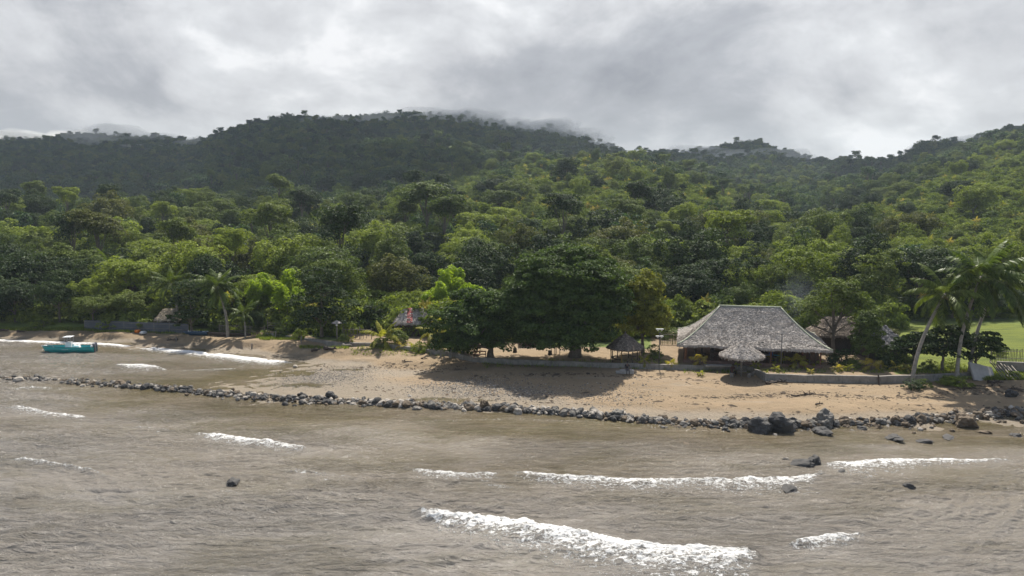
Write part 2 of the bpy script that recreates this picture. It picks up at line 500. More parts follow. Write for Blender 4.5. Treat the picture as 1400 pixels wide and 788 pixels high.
fine = n.math('ADD', fine, n.math('MULTIPLY', dim, .45))
bh = n.math('ADD', n.math('MULTIPLY', mid, 1.6), n.math('ADD', fine, n.math('MULTIPLY', grit, .3)))
n.L.new(n.bump(bh, .8, .16), b.inputs['Normal'])
b.inputs['Specular IOR Level'].default_value = .4
gme = ground_mesh(); gme.materials.append(gm)
obj('ground', gme, kind='structure')

# ------------------------------------------------------------------ sea
# breakers as photo polylines: (points, thickness towards the camera px, strength, crest height m)
BREAK = [
    ([(562, 703), (620, 708), (700, 720), (780, 738), (860, 750), (950, 755), (1030, 760), (1046, 768)], [6, 28, 50, 42, 54, 62, 56, 8], .86, .42),
    ([(1072, 748), (1110, 740), (1150, 734), (1190, 731)], [8, 22, 22, 8], .85, .30),
    ([(552, 640), (590, 645), (640, 650), (700, 649)], [10, 16, 14, 8], .72, .10),
    ([(690, 648), (780, 653), (860, 656), (950, 656), (1040, 657), (1110, 652), (1140, 640)], [8, 18, 26, 24, 30, 28, 16], .74, .14),
    ([(1118, 637), (1170, 632), (1230, 629), (1290, 629), (1400, 631)], [10, 30, 26, 12, 4], .74, .12),
    ([(264, 592), (300, 596), (350, 602), (400, 611), (435, 619)], [5, 12, 14, 12, 5], .85, .16),
    ([(0, 558), (50, 561), (100, 568), (145, 576)], [9, 10, 8, 3], .72, .10),
    ([(0, 630), (60, 634), (110, 644), (160, 656)], [5, 6, 6, 3], .72, .24),
    ([(0, 534), (50, 530), (100, 531)], [4, 5, 3], .6, .08),
    ([(170, 584), (220, 588), (250, 590)], [3, 5, 3], .5, .08),
    ([(-40, 465), (60, 467), (150, 471), (250, 478), (300, 484), (360, 491), (410, 496)], [4, 4, 4, 7, 9, 9, 5], 1.15, .05),
    ([(150, 500), (180, 498), (215, 501), (240, 509)], [3, 8, 8, 2], .95, .12),
    ([(240, 507), (300, 505), (345, 503)], [3, 4, 3], .62, .04),
    ([(380, 640), (440, 646), (500, 655)], [14, 28, 12], .42, .05),
    ([(640, 655), (680, 664), (720, 668)], [8, 14, 8], .5, .05),
    ([(560, 575), (700, 573), (830, 577)], [3, 5, 3], .38, .03),
    ([(290, 672), (320, 674), (355, 676)], [3, 7, 3], .5, .0),
    ([(1060, 668), (1100, 676), (1150, 668)], [5, 10, 5], .45, .0)]


def foam_fields(u, v):
    foam = np.zeros_like(u); lift = np.zeros_like(u)
    for pts, th, st, hh in BREAK:
        px = np.array([p[0] for p in pts], float); py = np.array([p[1] for p in pts], float)
        m = (u > px[0] - 25) & (u < px[-1] + 25) & (v > py.min() - 40) & (v < py.max() + 90)
        if not m.any(): continue
        uu, vv = u[m], v[m]
        wob = 2.2 * fbm(uu / 30, vv / 300, 3, 77) * min(1, max(th) / 8)
        cy = np.interp(uu, px, py) + wob; t = np.interp(uu, px, th)
        end = sstep(px[0] - 14, px[0] + 30, uu + 6 * fbm(uu / 9, vv / 5, 2, 5)) * (1 - sstep(px[-1] - 40, px[-1] + 14, uu + 9 * fbm(uu / 9, vv / 4, 2, 6)))
        d = (vv - cy)
        edge = sstep(-1.2, .6, d)
        f = st * edge * np.exp(-np.maximum(d, 0) / np.maximum(t * .8, 1)) * end
        foam[m] = np.maximum(foam[m], f)
        w = np.maximum(5, t * .35)
        lift[m] += hh * end * np.where(d < 0, np.exp(-(d / (w * .55)) ** 2), np.exp(-(d / (w * 1.1)) ** 2))
    return foam, lift


def water_mesh():
    xs = np.concatenate([np.linspace(-5, -.95, 24)[:-1], np.linspace(-.95, .95, 1150), np.linspace(.95, 5, 24)[1:]])
    vrow = np.arange(820, 452, -.62)
    yn = np.array([G(700, v, 0)[1] for v in vrow])
    ys = np.concatenate([-np.geomspace(600, 20, 10), np.linspace(-14, yn[0] - 1, 40), yn, np.linspace(yn[-1] + 3, 240, 10)])
    Xs, Y = np.meshgrid(xs, ys)
    X = Xs * np.where(Y > 0, Y + 6, 6 - Y)
    x, y = X.ravel(), Y.ravel()
    u, v = PR(x, np.maximum(y, 5), 0)
    foam, lift = foam_fields(u, v)
    foam[y < 10] = 0; lift[y < 10] = 0
    tz = near_z(x, np.minimum(y, 135))
    dep = np.clip(-tz, 0, 3)
    # small sharp-crested chop running on shore
    amp = .35 + .65 * sstep(.1, .7, dep)
    ch = 0
    rng = np.random.RandomState(4)
    wx = x + 1.8 * fbm(x / 6, y / 6, 3, 88); wyy = y + 1.8 * fbm(x / 6 + 40, y / 6, 3, 89)
    for k in range(16):
        lam = .45 * 1.28 ** k if k < 9 else rng.uniform(1.2, 5)
        th = rng.normal(-.12, .5); kx, ky = math.sin(th) * 2 * math.pi / lam, math.cos(th) * 2 * math.pi / lam
        a_ = .014 * lam ** .62
        s_ = np.sin(kx * wx + ky * wyy + rng.uniform(0, 6.3))
        ch = ch + a_ * (1 - np.abs(s_) * 1.2)
    for lam, th, a_ in ((5.2, -.2, .030), (7.5, .05, .04), (10.5, -.32, .05)):
        s_ = np.sin((math.sin(th) * wx + math.cos(th) * wyy) * 2 * math.pi / lam + lam)
        ch = ch + a_ * (s_ + .25 * s_ * s_) * (.4 + 1.2 * np.clip(.5 + fbm(x / 16, y / 12, 2, int(lam)), 0, 1))
    gust = .55 + .9 * np.clip(.5 + fbm(x / 14, y / 9, 3, 91), 0, 1)
    ch = ch * amp * gust + 0.05 * amp * fbm(x / .8, y / .5, 3, 92)
    z = ch - .03 + lift * .95
    lump = np.abs(fbm(x / .42, y / .35, 3, 93)) * .16 * np.clip(foam * 1.5, 0, 1) * np.clip(lift * 5, 0, 1)
    z = z + lump
    z = np.where((y < 15) | (y > 130), 0, z)
    n, m = Y.shape
    I = np.arange(n * m).reshape(n, m)
    F = np.stack([I[:-1, :-1].ravel(), I[:-1, 1:].ravel(), I[1:, 1:].ravel(), I[1:, :-1].ravel()], 1)
    return mesh_np('sea', np.stack([x, y, z], 1), Fq=F, smooth=True, attrs={'foam': foam, 'dep': dep})


wm, n, b = newmat('sea_water')
geo = n.new('ShaderNodeNewGeometry'); pos = geo.outputs['Position']
dp = n.attr('dep'); fo = n.attr('foam')
wig = n.noise(.16, 5, .6, pos, .6, (.6, 1.6, 1))
c = n.mix(n.mr(dp, .0, .45), (.148, .116, .070), (.180, .157, .127))
c = n.mix(n.mr(dp, .5, 1.4), c, (.184, .168, .147))
c = n.mix(n.math('MULTIPLY', n.mr(n.noise(.09, 5, .62, pos, 1.0, (.5, 1.8, 1)), .46, .60), n.mr(dp, .05, .5, .75, .0)), c, (.105, .082, .030))
c = n.mix(n.math('MULTIPLY', n.mr(wig, .48, .62), n.mr(dp, .02, .5, .7, .3)), c, (.075, .062, .024))
f1 = n.noise(2.2, 7, .7, pos, .8, (1, 1.6, 1)); f2 = n.noise(7, 6, .72, pos, .6)
nn = n.math('ADD', n.math('MULTIPLY', f1, .6), n.math('MULTIPLY', f2, .4))
fm = n.math('MULTIPLY_ADD', fo, .62, n.math('MULTIPLY_ADD', nn, 1.9, -1.22))
fm = n.math('MULTIPLY', n.mr(fm, .0, .16, 0, 1, True), n.mr(fo, .03, .12))
# scattered flecks where water is churned
c2 = n.mix(n.mr(fo, .0, .7, 0, .35), c, (.30, .28, .25))
c2 = n.mix(fm, c2, (.72, .715, .70))
n.L.new(c2, b.inputs['Base Color'])
n.L.new(n.mr(fm, 0, 1, .08, .7), b.inputs['Roughness'])
b.inputs['IOR'].default_value = 1.42
rip = n.noise(5.5, 7, .66, pos, .8, (1, 2.0, 1))
rip2 = n.noise(16, 5, .65, pos, .4, (1, 1.8, 1))
rip0 = n.noise(1.25, 6, .62, pos, 1.2, (.5, 1.5, 1))
gst = n.mr(n.noise(.11, 4, .6, pos, .8, (.45, 1.3, 1)), .36, .64, .35, 1.25)
bn = n.bump(n.math('MULTIPLY', rip0, gst), 1.0, .45)
bn = n.bump(n.math('MULTIPLY', n.math('ADD', rip, n.math('MULTIPLY', rip2, .35)), gst), .6, .07, bn)
bn = n.bump(n.math('MULTIPLY', nn, fm), .9, .12, bn)
n.L.new(bn, b.inputs['Normal'])
wme = water_mesh(); wme.materials.append(wm)
obj('sea', wme, kind='structure')
# ------------------------------------------------------------------ foliage
def leafmat(name, stops, trans=.27, rough=.55, var=.68):
    m, n, b = newmat(name)
    oi = n.new('ShaderNodeObjectInfo')
    tn = n.attr('tone')
    c = n.ramp(oi.outputs['Random'], stops)
    hs = n.new('ShaderNodeHueSaturation'); n.L.new(c, hs.inputs['Color'])
    n.L.new(n.mr(tn, 0, 1, .512, .488), hs.inputs['Hue'])
    n.L.new(n.mr(tn, 0, 1, .92 - var, .92 + var), hs.inputs['Value'])
    n.L.new(hs.outputs[0], b.inputs['Base Color'])
    b.inputs['Roughness'].default_value = rough; b.inputs['Specular IOR Level'].default_value = .12
    tr = n.new('ShaderNodeBsdfTranslucent'); tcx = n.mix(1.0, hs.outputs[0], (1.25, 1.3, .55), 'MULTIPLY'); n.L.new(tcx, tr.inputs[0])
    mx = n.new('ShaderNodeMixShader'); mx.inputs[0].default_value = trans
    n.L.new(b.outputs[0], mx.inputs[1]); n.L.new(tr.outputs[0], mx.inputs[2])
    n.L.new(mx.outputs[0], m.node_tree.nodes['Material Output'].inputs[0])
    return m


L_MIX = leafmat('leaves_mixed', [(0, (.030, .052, .018)), (.3, (.055, .088, .025)), (.55, (.098, .140, .034)), (.78, (.165, .205, .045)), (1, (.180, .205, .05))])
L_DARK = leafmat('leaves_dark', [(0, (.032, .056, .020)), (1, (.055, .086, .026))], .22)
L_GIANT = leafmat('leaves_giant_tree', [(0, (.066, .108, .028)), (1, (.076, .12, .032))], .32)
L_MID = leafmat('leaves_mid', [(0, (0.092, 0.131, 0.034)), (1, (0.143, 0.182, 0.044))])
L_LIME = leafmat('leaves_lime', [(0, (.27, .37, .035)), (1, (.32, .41, .045))], .55, .5, .3)
L_BRIGHT = leafmat('leaves_bright', [(0, (0.170, 0.218, 0.040)), (1, (0.228, 0.277, 0.051))], .35)
L_YEL = leafmat('leaves_yellow', [(0, (.19, .205, .034)), (1, (.22, .225, .04))], .35)
L_RUST = leafmat('leaves_rusty', [(0, (.095, .110, .032)), (1, (.12, .128, .038))], .3)
L_SHRUB = leafmat('leaves_shrub', [(0, (.075, .115, .024)), (.4, (.155, .205, .038)), (1, (.225, .27, .05))], .35)
L_PALM = leafmat('palm_fronds', [(0, (.075, .115, .026)), (1, (.11, .145, .032))], .3, .45, .6)
L_YPALM = leafmat('young_palm_fronds', [(0, (0.283, 0.294, 0.049)), (1, (0.373, 0.294, 0.077))], .4)
L_FAR = leafmat('leaves_ridge_forest', [(0, (.040, .080, .038)), (.45, (.070, .120, .044)), (.8, (.11, .160, .048)), (1, (.17, .21, .055))], .28)
BARK = M('bark', (.13, .105, .08), .9, .35, 4, .5)
BARKP = M('pale_bark', (.26, .235, .20), .9, .3, 4, .5)


def unit(a): return a / np.maximum(np.linalg.norm(a, axis=-1, keepdims=True), 1e-9)


def leaf_quads(C, Nn, size, rng, aspect=.62, curl=.0):
    n = len(C); r = rng.normal(size=(n, 3)); t = unit(np.cross(Nn, r)); bt = np.cross(Nn, t)
    s = size[:, None]
    V = np.empty((n, 4, 3)); V[:, 0] = C + t * s; V[:, 1] = C + bt * s * aspect; V[:, 2] = C - t * s; V[:, 3] = C - bt * s * aspect
    V[:, 0] -= Nn * s * .25; V[:, 2] -= Nn * s * .25
    return V.reshape(-1, 3), np.arange(n * 4).reshape(-1, 4)


def crown(name, blobs, clumps, per, leaf, seed, mat, rc=.9, up=.45, flat=.6, lo=-.5, inner=.2, lines=None):
    """blobs: ellipsoids (x, y, z, rx, ry, rz); leaves sit in small domed clumps over them"""
    rng = np.random.RandomState(seed)
    B = np.array(blobs, float); w = (B[:, 3] * B[:, 5]) ** 1.0; w /= w.sum()
    k = rng.choice(len(B), clumps, p=w)
    d = rng.normal(size=(clumps, 3)); d = unit(d); bad = d[:, 2] < lo; d[bad, 2] *= -1
    rr = np.where(rng.rand(clumps) < inner, rng.uniform(.35, .8, clumps), rng.uniform(.8, 1.08, clumps))
    cc = B[k, :3] + d * B[k, 3:6] * rr[:, None]
    cr_ = rc * rng.uniform(.55, 1.35, clumps); ct = rng.rand(clumps)
    cd = unit(d / B[k, 3:6] * B[k, 3:6].mean(1)[:, None])
    i = np.repeat(np.arange(clumps), per); n = len(i)
    ld = unit(rng.normal(size=(n, 3)) + cd[i] * .55 + np.array([0, 0, up]))
    q = rng.uniform(.72, 1.05, n)[:, None]
    C = cc[i] + ld * q * cr_[i][:, None] * np.array([1, 1, flat])
    Nn = unit(ld * .7 + cd[i] * .3 + np.array([0, 0, .35]) + rng.normal(size=(n, 3)) * .42)
    sz = leaf * rng.uniform(.6, 1.35, n)
    V, F = leaf_quads(C, Nn, sz, rng)
    tone = np.clip(.5 + .30 * (ct[i] - .5) + .5 * (rng.rand(n) - .5), 0, 1)
    return mesh_np(name, V, Fq=F, mats=[mat], tone=tone)


def blobset(seed, rx, rz, n, zc, spread=.62, sub=.5):
    r = random.Random(seed); out_ = [(0, 0, zc, rx * .66, rx * .66, rz * .72)]
    for i in range(n):
        w = 2 * math.pi * (i + r.uniform(-.35, .35)) / n; q = rx * spread * r.uniform(.65, 1.12)
        s = sub * r.uniform(.65, 1.25)
        out_.append((q * math.cos(w), q * math.sin(w), zc + rz * r.uniform(-.5, .55), rx * s, rx * s, rz * s * r.uniform(.7, 1.05)))
    return out_


def trunk_mesh(name, blobs, r0, seed, mat, lean=(0, 0), fork=.35, nl=6):
    r = random.Random(seed); mb = MB(); bz = min(b_[2] - b_[5] * .4 for b_ in blobs); top = blobs[0]
    h = max(bz, 1.0); pts = [(0, 0, -.6)]
    for k in range(1, 6):
        t = k / 5; pts.append((lean[0] * t * t + r.uniform(-.1, .1) * r0 * 2, lean[1] * t * t + r.uniform(-.1, .1) * r0 * 2, h * t))
    rad = [r0 * (1.45 if k == 0 else 1.12 - .13 * k) for k in range(6)]
    mb.tube(pts, rad, 8)
    for b_ in ([top] + sorted(blobs[1:], key=lambda q: -q[3])[:nl]):
        t0 = r.uniform(.55, .98); k = min(int(t0 * 5), 4); p0 = Vector(pts[k]).lerp(Vector(pts[k + 1]), t0 * 5 - k)
        p1 = Vector(b_[:3]); m1 = p0.lerp(p1, .45) + Vector((0, 0, r.uniform(.0, .12) * h)); q = r0 * r.uniform(.32, .5)
        mb.tube([p0, m1, p0.lerp(p1, .8), p1], [q, q * .72, q * .5, q * .25], 6, cap=False)
        for _ in range(2):
            p2 = m1.lerp(p1, r.random()); e = p2 + Vector((r.uniform(-1, 1) * b_[3], r.uniform(-1, 1) * b_[4], r.uniform(.1, .8) * b_[5])) * .7
            mb.tube([p2, p2.lerp(e, .5) + Vector((0, 0, .1)), e], [q * .4, q * .28, q * .12], 5, cap=False)
    return mb.mesh(name, mat, True)


# prototypes, real metres: (crown mesh, trunk mesh, crown radius, height)
KIND = {}


def proto(key, blobs, clumps, per, leaf, seed, mat, r0=.28, bark=None, **kw):
    cm = crown('crown', blobs, clumps, per, leaf, seed, mat, **kw)
    tm = trunk_mesh('trunk', blobs, r0, seed, bark or BARK)
    rad = max(math.hypot(b_[0], b_[1]) + b_[3] for b_ in blobs); hh = max(b_[2] + b_[5] for b_ in blobs)
    KIND[key] = (cm, tm, rad, hh)


for s in range(4): proto('round%d' % s, blobset(10 + s, 4.4, 4.4, 8 + s, 6.3), 200, 62, .175, 20 + s, L_MIX, rc=.95, lo=-.8, flat=.8, up=.3)
for s in range(2): proto('tall%d' % s, blobset(30 + s, 3.4, 2.6, 6, 11.5), 115, 60, .175, 30 + s, L_MIX, r0=.22, rc=.95)
for s in range(3): proto('spread%d' % s, blobset(40 + s, 5.6, 2.9, 9, 6.2, .66, .45), 200, 62, .18, 40 + s, L_MIX, flat=.6, rc=1.1, lo=-.7)
for s in range(2):
    bl = blobset(50 + s, 3.4, 4.6, 6, 7.4, .5, .45) + [(0, 0, 3.2, 2.8, 2.8, 3)]
    proto('dense%d' % s, bl, 170, 60, .17, 50 + s, L_MIX, rc=.85, lo=-.9, flat=.85, up=.3)
for s in range(2):
    r = random.Random(60 + s); bl = []
    for k in range(9): bl.append((r.uniform(-2.6, 2.6), r.uniform(-2.6, 2.6), r.uniform(2, 9.5), r.uniform(1.1, 2.2), r.uniform(1.1, 2.2), r.uniform(1, 2.3)))
    bl.insert(0, (0, 0, 6, 2.2, 2.2, 4)); proto('ragged%d' % s, bl, 150, 56, .17, 60 + s, L_MIX, rc=.8)
for s in range(2): proto('bush%d' % s, [(0, 0, .8, 1.5, 1.5, 1.1), (1.0, .3, .5, 1, 1, .8), (-.9, -.4, .6, 1.1, 1.1, .8), (.1, -1, .4, .9, .9, .8)], 44, 34, .125, 70 + s, L_SHRUB, r0=.08, rc=.5)


# palms ------------------------------------------------------------
def frond_data(length, droop, seed, width=.37, lw=.075, n=19, stiff=.5, rise=.5):
    """one pinnate frond along +X; returns quads"""
    rng = np.random.RandomState(seed); V = []; F = []; T = []
    t = np.linspace(0, 1, n); ang = rise - droop * t ** 1.3
    dx = np.cos(ang) * length / n; dz = np.sin(ang) * length / n
    P = np.stack([np.cumsum(dx), np.zeros(n), np.cumsum(dz)], 1)
    side = rng.uniform(-.12, .12)
    P[:, 1] = side * length * t ** 2
    for i in range(n - 1):
        w = .035 * (1 - .8 * t[i]) * length / 4; k = len(V)
        V += [P[i] + [0, w, 0], P[i + 1] + [0, w * .9, 0], P[i + 1] - [0, w * .9, 0], P[i] - [0, w, 0]]; F.append((k, k + 1, k + 2, k + 3)); T.append(.75)
    for i in range(2, n):
        f = t[i]; L_ = width * math.sin(math.pi * min(1, (.12 + f * .86))) ** .7 * length / 4 * rng.uniform(.85, 1.15)
        dirx = np.array([math.cos(ang[i]), 0, math.sin(ang[i])])
        for sgn in (-1, 1):
            for sub in (0, .5):
                base_ = P[i] + dirx * sub * length / n
                d = unit(np.array([.55 * dirx[0], sgn * .8, .55 * dirx[2] - .15 - rng.uniform(.1, .75) * (1 - stiff) * 2]))
                tip = base_ + d * L_ * 2.2 + np.array([0, 0, -.22 * L_]); mid_ = base_ + d * L_ * 1.15
                wv = dirx * lw * length / 4; k = len(V)
                V += [base_ - wv * .6, base_ + wv * .6, mid_ + wv, mid_ - wv]; F.append((k, k + 1, k + 2, k + 3)); T.append(rng.uniform(.25, .75))
                V += [mid_ - wv, mid_ + wv, tip + wv * .2, tip - wv * .2]; F.append((k + 4, k + 5, k + 6, k + 7)); T.append(rng.uniform(.25, .75))
    return np.array(V), np.array(F), np.array(T)


def palm_crown(name, nf, length, seed, mat, wind=(0, 0), skirt=3, **kw):
    rng = np.random.RandomState(seed); VV = []; FF = []; TT = []; n0 = 0
    for k in range(nf + skirt):
        az = 2 * math.pi * (k * .382 + rng.uniform(-.03, .03))
        tt = k / max(nf - 1, 1)
        if k < nf: rise = 1.25 - 1.45 * tt + rng.uniform(-.1, .1); droop = .65 + .85 * tt + rng.uniform(-.1, .25)
        else: rise = -.7; droop = .9
        V, F, T = frond_data(length * rng.uniform(.82, 1.08), droop, seed * 100 + k, rise=rise, **kw)
        R = np.array([[math.cos(az), -math.sin(az), 0], [math.sin(az), math.cos(az), 0], [0, 0, 1]])
        roll = rng.uniform(-.35, .35); Rr = np.array([[1, 0, 0], [0, math.cos(roll), -math.sin(roll)], [0, math.sin(roll), math.cos(roll)]])
        V = V @ Rr.T @ R.T
        q = (np.linalg.norm(V, axis=1) / length) ** 2; V[:, 0] += wind[0] * q; V[:, 1] += wind[1] * q
        VV.append(V); FF.append(F + n0); n0 += len(V); TT.append(np.clip(T + (rng.uniform(-.15, .2) if k < nf else -.1), 0, 1))
    return mesh_np(name, np.concatenate(VV), Fq=np.concatenate(FF), mats=[mat], tone=np.concatenate(TT))


def palm(base, top, length, nf, seed, label, group=None, r0=.22, wind=(0, 0), mat=None, skirt=3, nuts=True, cat='palm tree', **kw):
    t = empty('palm_tree', base, label=label, cat=cat, group=group)
    tp = Vector(top) - Vector(base); r = random.Random(seed); mb = MB(); pts = []; rad = []
    for k in range(15):
        f = k / 14; bow = math.sin(math.pi * f) * .045 * tp.z
        pts.append((tp.x * f ** 1.25 - bow * (1 if tp.x > 0 else -1), tp.y * f, tp.z * f - .5 * (1 - f)))
        rad.append(r0 * (1.7 - 6 * f if f < .1 else 1.1 - .42 * f) * (1.04 if k % 2 else .98))
    mb.tube(pts, rad, 9); mb.build('trunk', BARKP, t, True)
    obj('crown', palm_crown('crown', nf, length, seed, mat or L_PALM, wind, skirt, **kw), t, tuple(tp))
    if nuts:
        nb = MB()
        for k in range(9):
            w = k * .7; nb.lathe([(.01, -.17), (.11, -.12), (.15, 0), (.11, .12), (.01, .17)], 8, (tp.x + .36 * math.cos(w), tp.y + .36 * math.sin(w), tp.z - .32 - .1 * (k % 3)), .4)
        nb.build('coconut_cluster', M('coconut_husk', (.14, .12, .035), .6), t, True)
    return t


KIND['palm0'] = (palm_crown('crown', 15, 3.6, 5, L_PALM, (0, 0), 3, n=12, lw=.11), None, 3.4, 9)
mb = MB(); mb.tube([(0, 0, -.5), (.1, 0, 3), (.35, 0, 6.2), (.5, .1, 8.6)], [.24, .18, .15, .13], 7); _pt = mb.mesh('trunk', BARKP, True)
KIND['palm0'] = (KIND['palm0'][0], _pt, 3.4, 10.5)
PALM_TOP = (.5, .1, 8.6)
CATK = {'round': 'tree', 'tall': 'tree', 'spread': 'tree', 'dense': 'tree', 'ragged': 'tree', 'palm': 'palm tree', 'bush': 'shrub'}


def tree_at(key, p, height=None, width=None, rz=None, label=None, group=None, mat=None, name=None, cat=None, squash=1.0):
    """a copy of one prototype: Empty > crown, trunk"""
    cm, tm, rad, hh = KIND[key]
    sz = (height / hh) if height else 1.0; sx = (width / (2 * rad)) if width else sz
    kind = ''.join(ch for ch in key if ch.isalpha())
    nm = name or ('palm_tree' if kind == 'palm' else 'shrub' if kind == 'bush' else 'tree')
    t = bpy.data.objects.new(nm, None); link(t); t.empty_display_size = .3
    t.location = p; t.rotation_euler = (0, 0, random.uniform(0, 6.28) if rz is None else rz); t.scale = (sx, sx, sz)
    setp(t, label, cat or CATK.get(kind, 'tree'), group)
    c = obj('crown', cm, t)
    if kind == 'palm': c.location = PALM_TOP
    if mat: c.material_slots[0].link = 'OBJECT'; c.material_slots[0].material = mat
    obj('trunk', tm, t)
    return t


ORD = ['first', 'second', 'third', 'fourth', 'fifth', 'sixth', 'seventh', 'eighth', 'ninth', 'tenth', 'eleventh', 'twelfth', 'thirteenth', 'fourteenth', 'fifteenth', 'sixteenth', 'seventeenth', 'eighteenth', 'nineteenth', 'twentieth', 'twenty-first', 'twenty-second', 'twenty-third', 'twenty-fourth', 'twenty-fifth', 'twenty-sixth', 'twenty-seventh', 'twenty-eighth', 'twenty-ninth', 'thirtieth']

# named near trees ---------------------------------------------------
random.seed(7)
used = []      # (x, y, r) taken ground


def near(key, u, vtop, y, wpx, label, mat=None, group=None, **kw):
    p = atdist(u, y); d = y * CP + (H - p.z) * SP
    zt = z_from_row(y, vtop); used.append((p.x, p.y, wpx * d / 1000 / 2))
    return tree_at(key, p - Vector((0, 0, .15)), zt - p.z, wpx * d / 1000, label=label, mat=mat, group=group, **kw)


# giant shade tree (own high-detail crown) and its neighbour
def big_tree(u, vbase, blobs, clumps, per, leaf, seed, mat, r0, label, rc=1.0, **kw):
    p = gpix(u, vbase); t = empty('broadleaf_tree', p, label=label, cat='tree')
    obj('crown', crown('crown', blobs, clumps, per, leaf, seed, mat, rc=rc, **kw), t)
    obj('trunk', trunk_mesh('trunk', blobs, r0, seed, BARK, nl=9), t)
    used.append((p.x, p.y, max(abs(b_[0]) + b_[3] for b_ in blobs))); return t


bl = [(-.5, 0, 8.4, 6.0, 6.2, 5.4), (-5.2, -1, 7.2, 4.2, 4.2, 3.7), (4.6, 0, 8.2, 4.0, 4.6, 3.9), (-2.6, -3.6, 9.3, 4.2, 3.6, 3.7), (2.0, -3.8, 9.0, 4.2, 3.4, 3.8), (0, 3, 10.4, 5, 4, 3.6),
      (-6.8, .5, 5.2, 3.0, 3.4, 2.4), (6.0, -1.0, 5.6, 2.8, 3.2, 2.6), (-3.6, -5.0, 5.6, 3.2, 2.6, 2.8), (2.6, -5.4, 5.2, 3.4, 2.6, 2.7), (-.4, -5.6, 3.9, 3.2, 2.2, 2.0), (-8.2, -1, 4.2, 2.2, 2.4, 1.6),
      (4.8, -3.6, 4.0, 2.6, 2.4, 1.9), (.5, -1, 12.3, 3.4, 3.4, 1.9), (-3.6, 0, 11.0, 3.2, 3.2, 2.2), (3.8, .5, 11.0, 3.0, 3.0, 2.2)]
bl = [(q[0] * .86 - .9, q[1] * .86, q[2] * .95 - .55, q[3] * .9, q[4] * .88, q[5] * .92) for q in bl]; bl = [(q[0], q[1] if q[0] < 2 else max(q[1], -1.8), q[2] if q[0] < 2.6 or q[2] > 5.6 else q[2] + 1.6) + tuple(q[3:]) for q in bl]; bl = [(q[0] * (.86 if q[0] > 0 else 1),) + tuple(q[1:]) for q in bl]; bl += [(-3.8, -3.8, 2.7, 2.6, 2.2, 1.1), (-.5, -4.6, 2.6, 2.4, 1.8, .9), (-6.2, -1.5, 2.9, 2, 2, 1.1)]
big_tree(786, 488, bl, 1700, 70, .165, 101, L_GIANT, .75, 'giant dark round-crowned tree shading the sand in the middle of the beachfront', rc=.95, flat=.45, inner=.28)
bl = [(0, 0, 5.2, 3.4, 3.2, 2.8), (-3.2, -.6, 4.4, 2.8, 2.6, 2.1), (2.6, -.5, 4.4, 2.8, 2.6, 2.2), (-5.2, 0, 4.4, 2.2, 2.2, 2.0), (-1.2, -2.4, 3.6, 2.8, 2.0, 1.6), (1.4, -2.0, 6.4, 2.4, 2.2, 1.9), (-2.0, 1, 6.6, 2.6, 2.4, 1.8), (4.6, 0, 3.9, 1.8, 2, 1.5), (-2.6, -1.6, 2.6, 2.4, 1.6, 1.1), (2.0, -1.8, 2.5, 2.2, 1.6, 1.0), (-4.6, -1.2, 2.4, 2, 1.6, 1.1)]
bl = [(q[0], q[1], q[2] - .45) + tuple(q[3:]) for q in bl]
big_tree(671, 489, bl, 520, 60, .17, 102, L_GIANT, .42, 'dark low-crowned tree by the wooden bench, left of the giant tree', rc=.8, flat=.45, inner=.25)
bl = [(0, 0, 5.2, 2.6, 2.6, 3.9), (-.9, -.8, 3.4, 2.2, 2.0, 2.4), (1.0, -.6, 3.6, 2.1, 2.0, 2.5), (.3, 0, 8.2, 1.5, 1.5, 1.6), (-.5, .2, 6.8, 2, 2, 2)]
big_tree(878, 483, bl, 420, 46, .15, 103, L_YEL, .25, 'dense egg-shaped yellowish-green tree behind the small round gazebo', rc=.6, inner=.15)
bl = [(0, 0, 3.4, 1.45, 1.45, 2.2), (.1, 0, 2.1, 1.35, 1.35, 1.3), (0, 0, 4.9, 1.0, 1, 1.1)]
big_tree(1183, 501, bl, 200, 42, .12, 104, L_MID, .16, 'small dense upright bushy tree between the two small right-hand huts', rc=.45, inner=.15)
bl = [(0, 0, 6.6, 2.6, 2.6, 1.9), (-2.4, 0, 5.4, 1.9, 1.8, 1.5), (2.3, 0, 5.7, 1.9, 1.9, 1.5), (-1, -1.2, 7.9, 1.6, 1.5, 1.2), (1.6, -.8, 7.7, 1.5, 1.5, 1.1), (3.3, .4, 4.3, 1.3, 1.3, 1), (-3.3, -.5, 4.0, 1.2, 1.2, .9)]
big_tree(1138, 487, bl, 200, 34, .15, 105, L_MID, .26, 'open forked tree with thin olive foliage at the pavilion\'s right end', rc=.7, inner=.3)
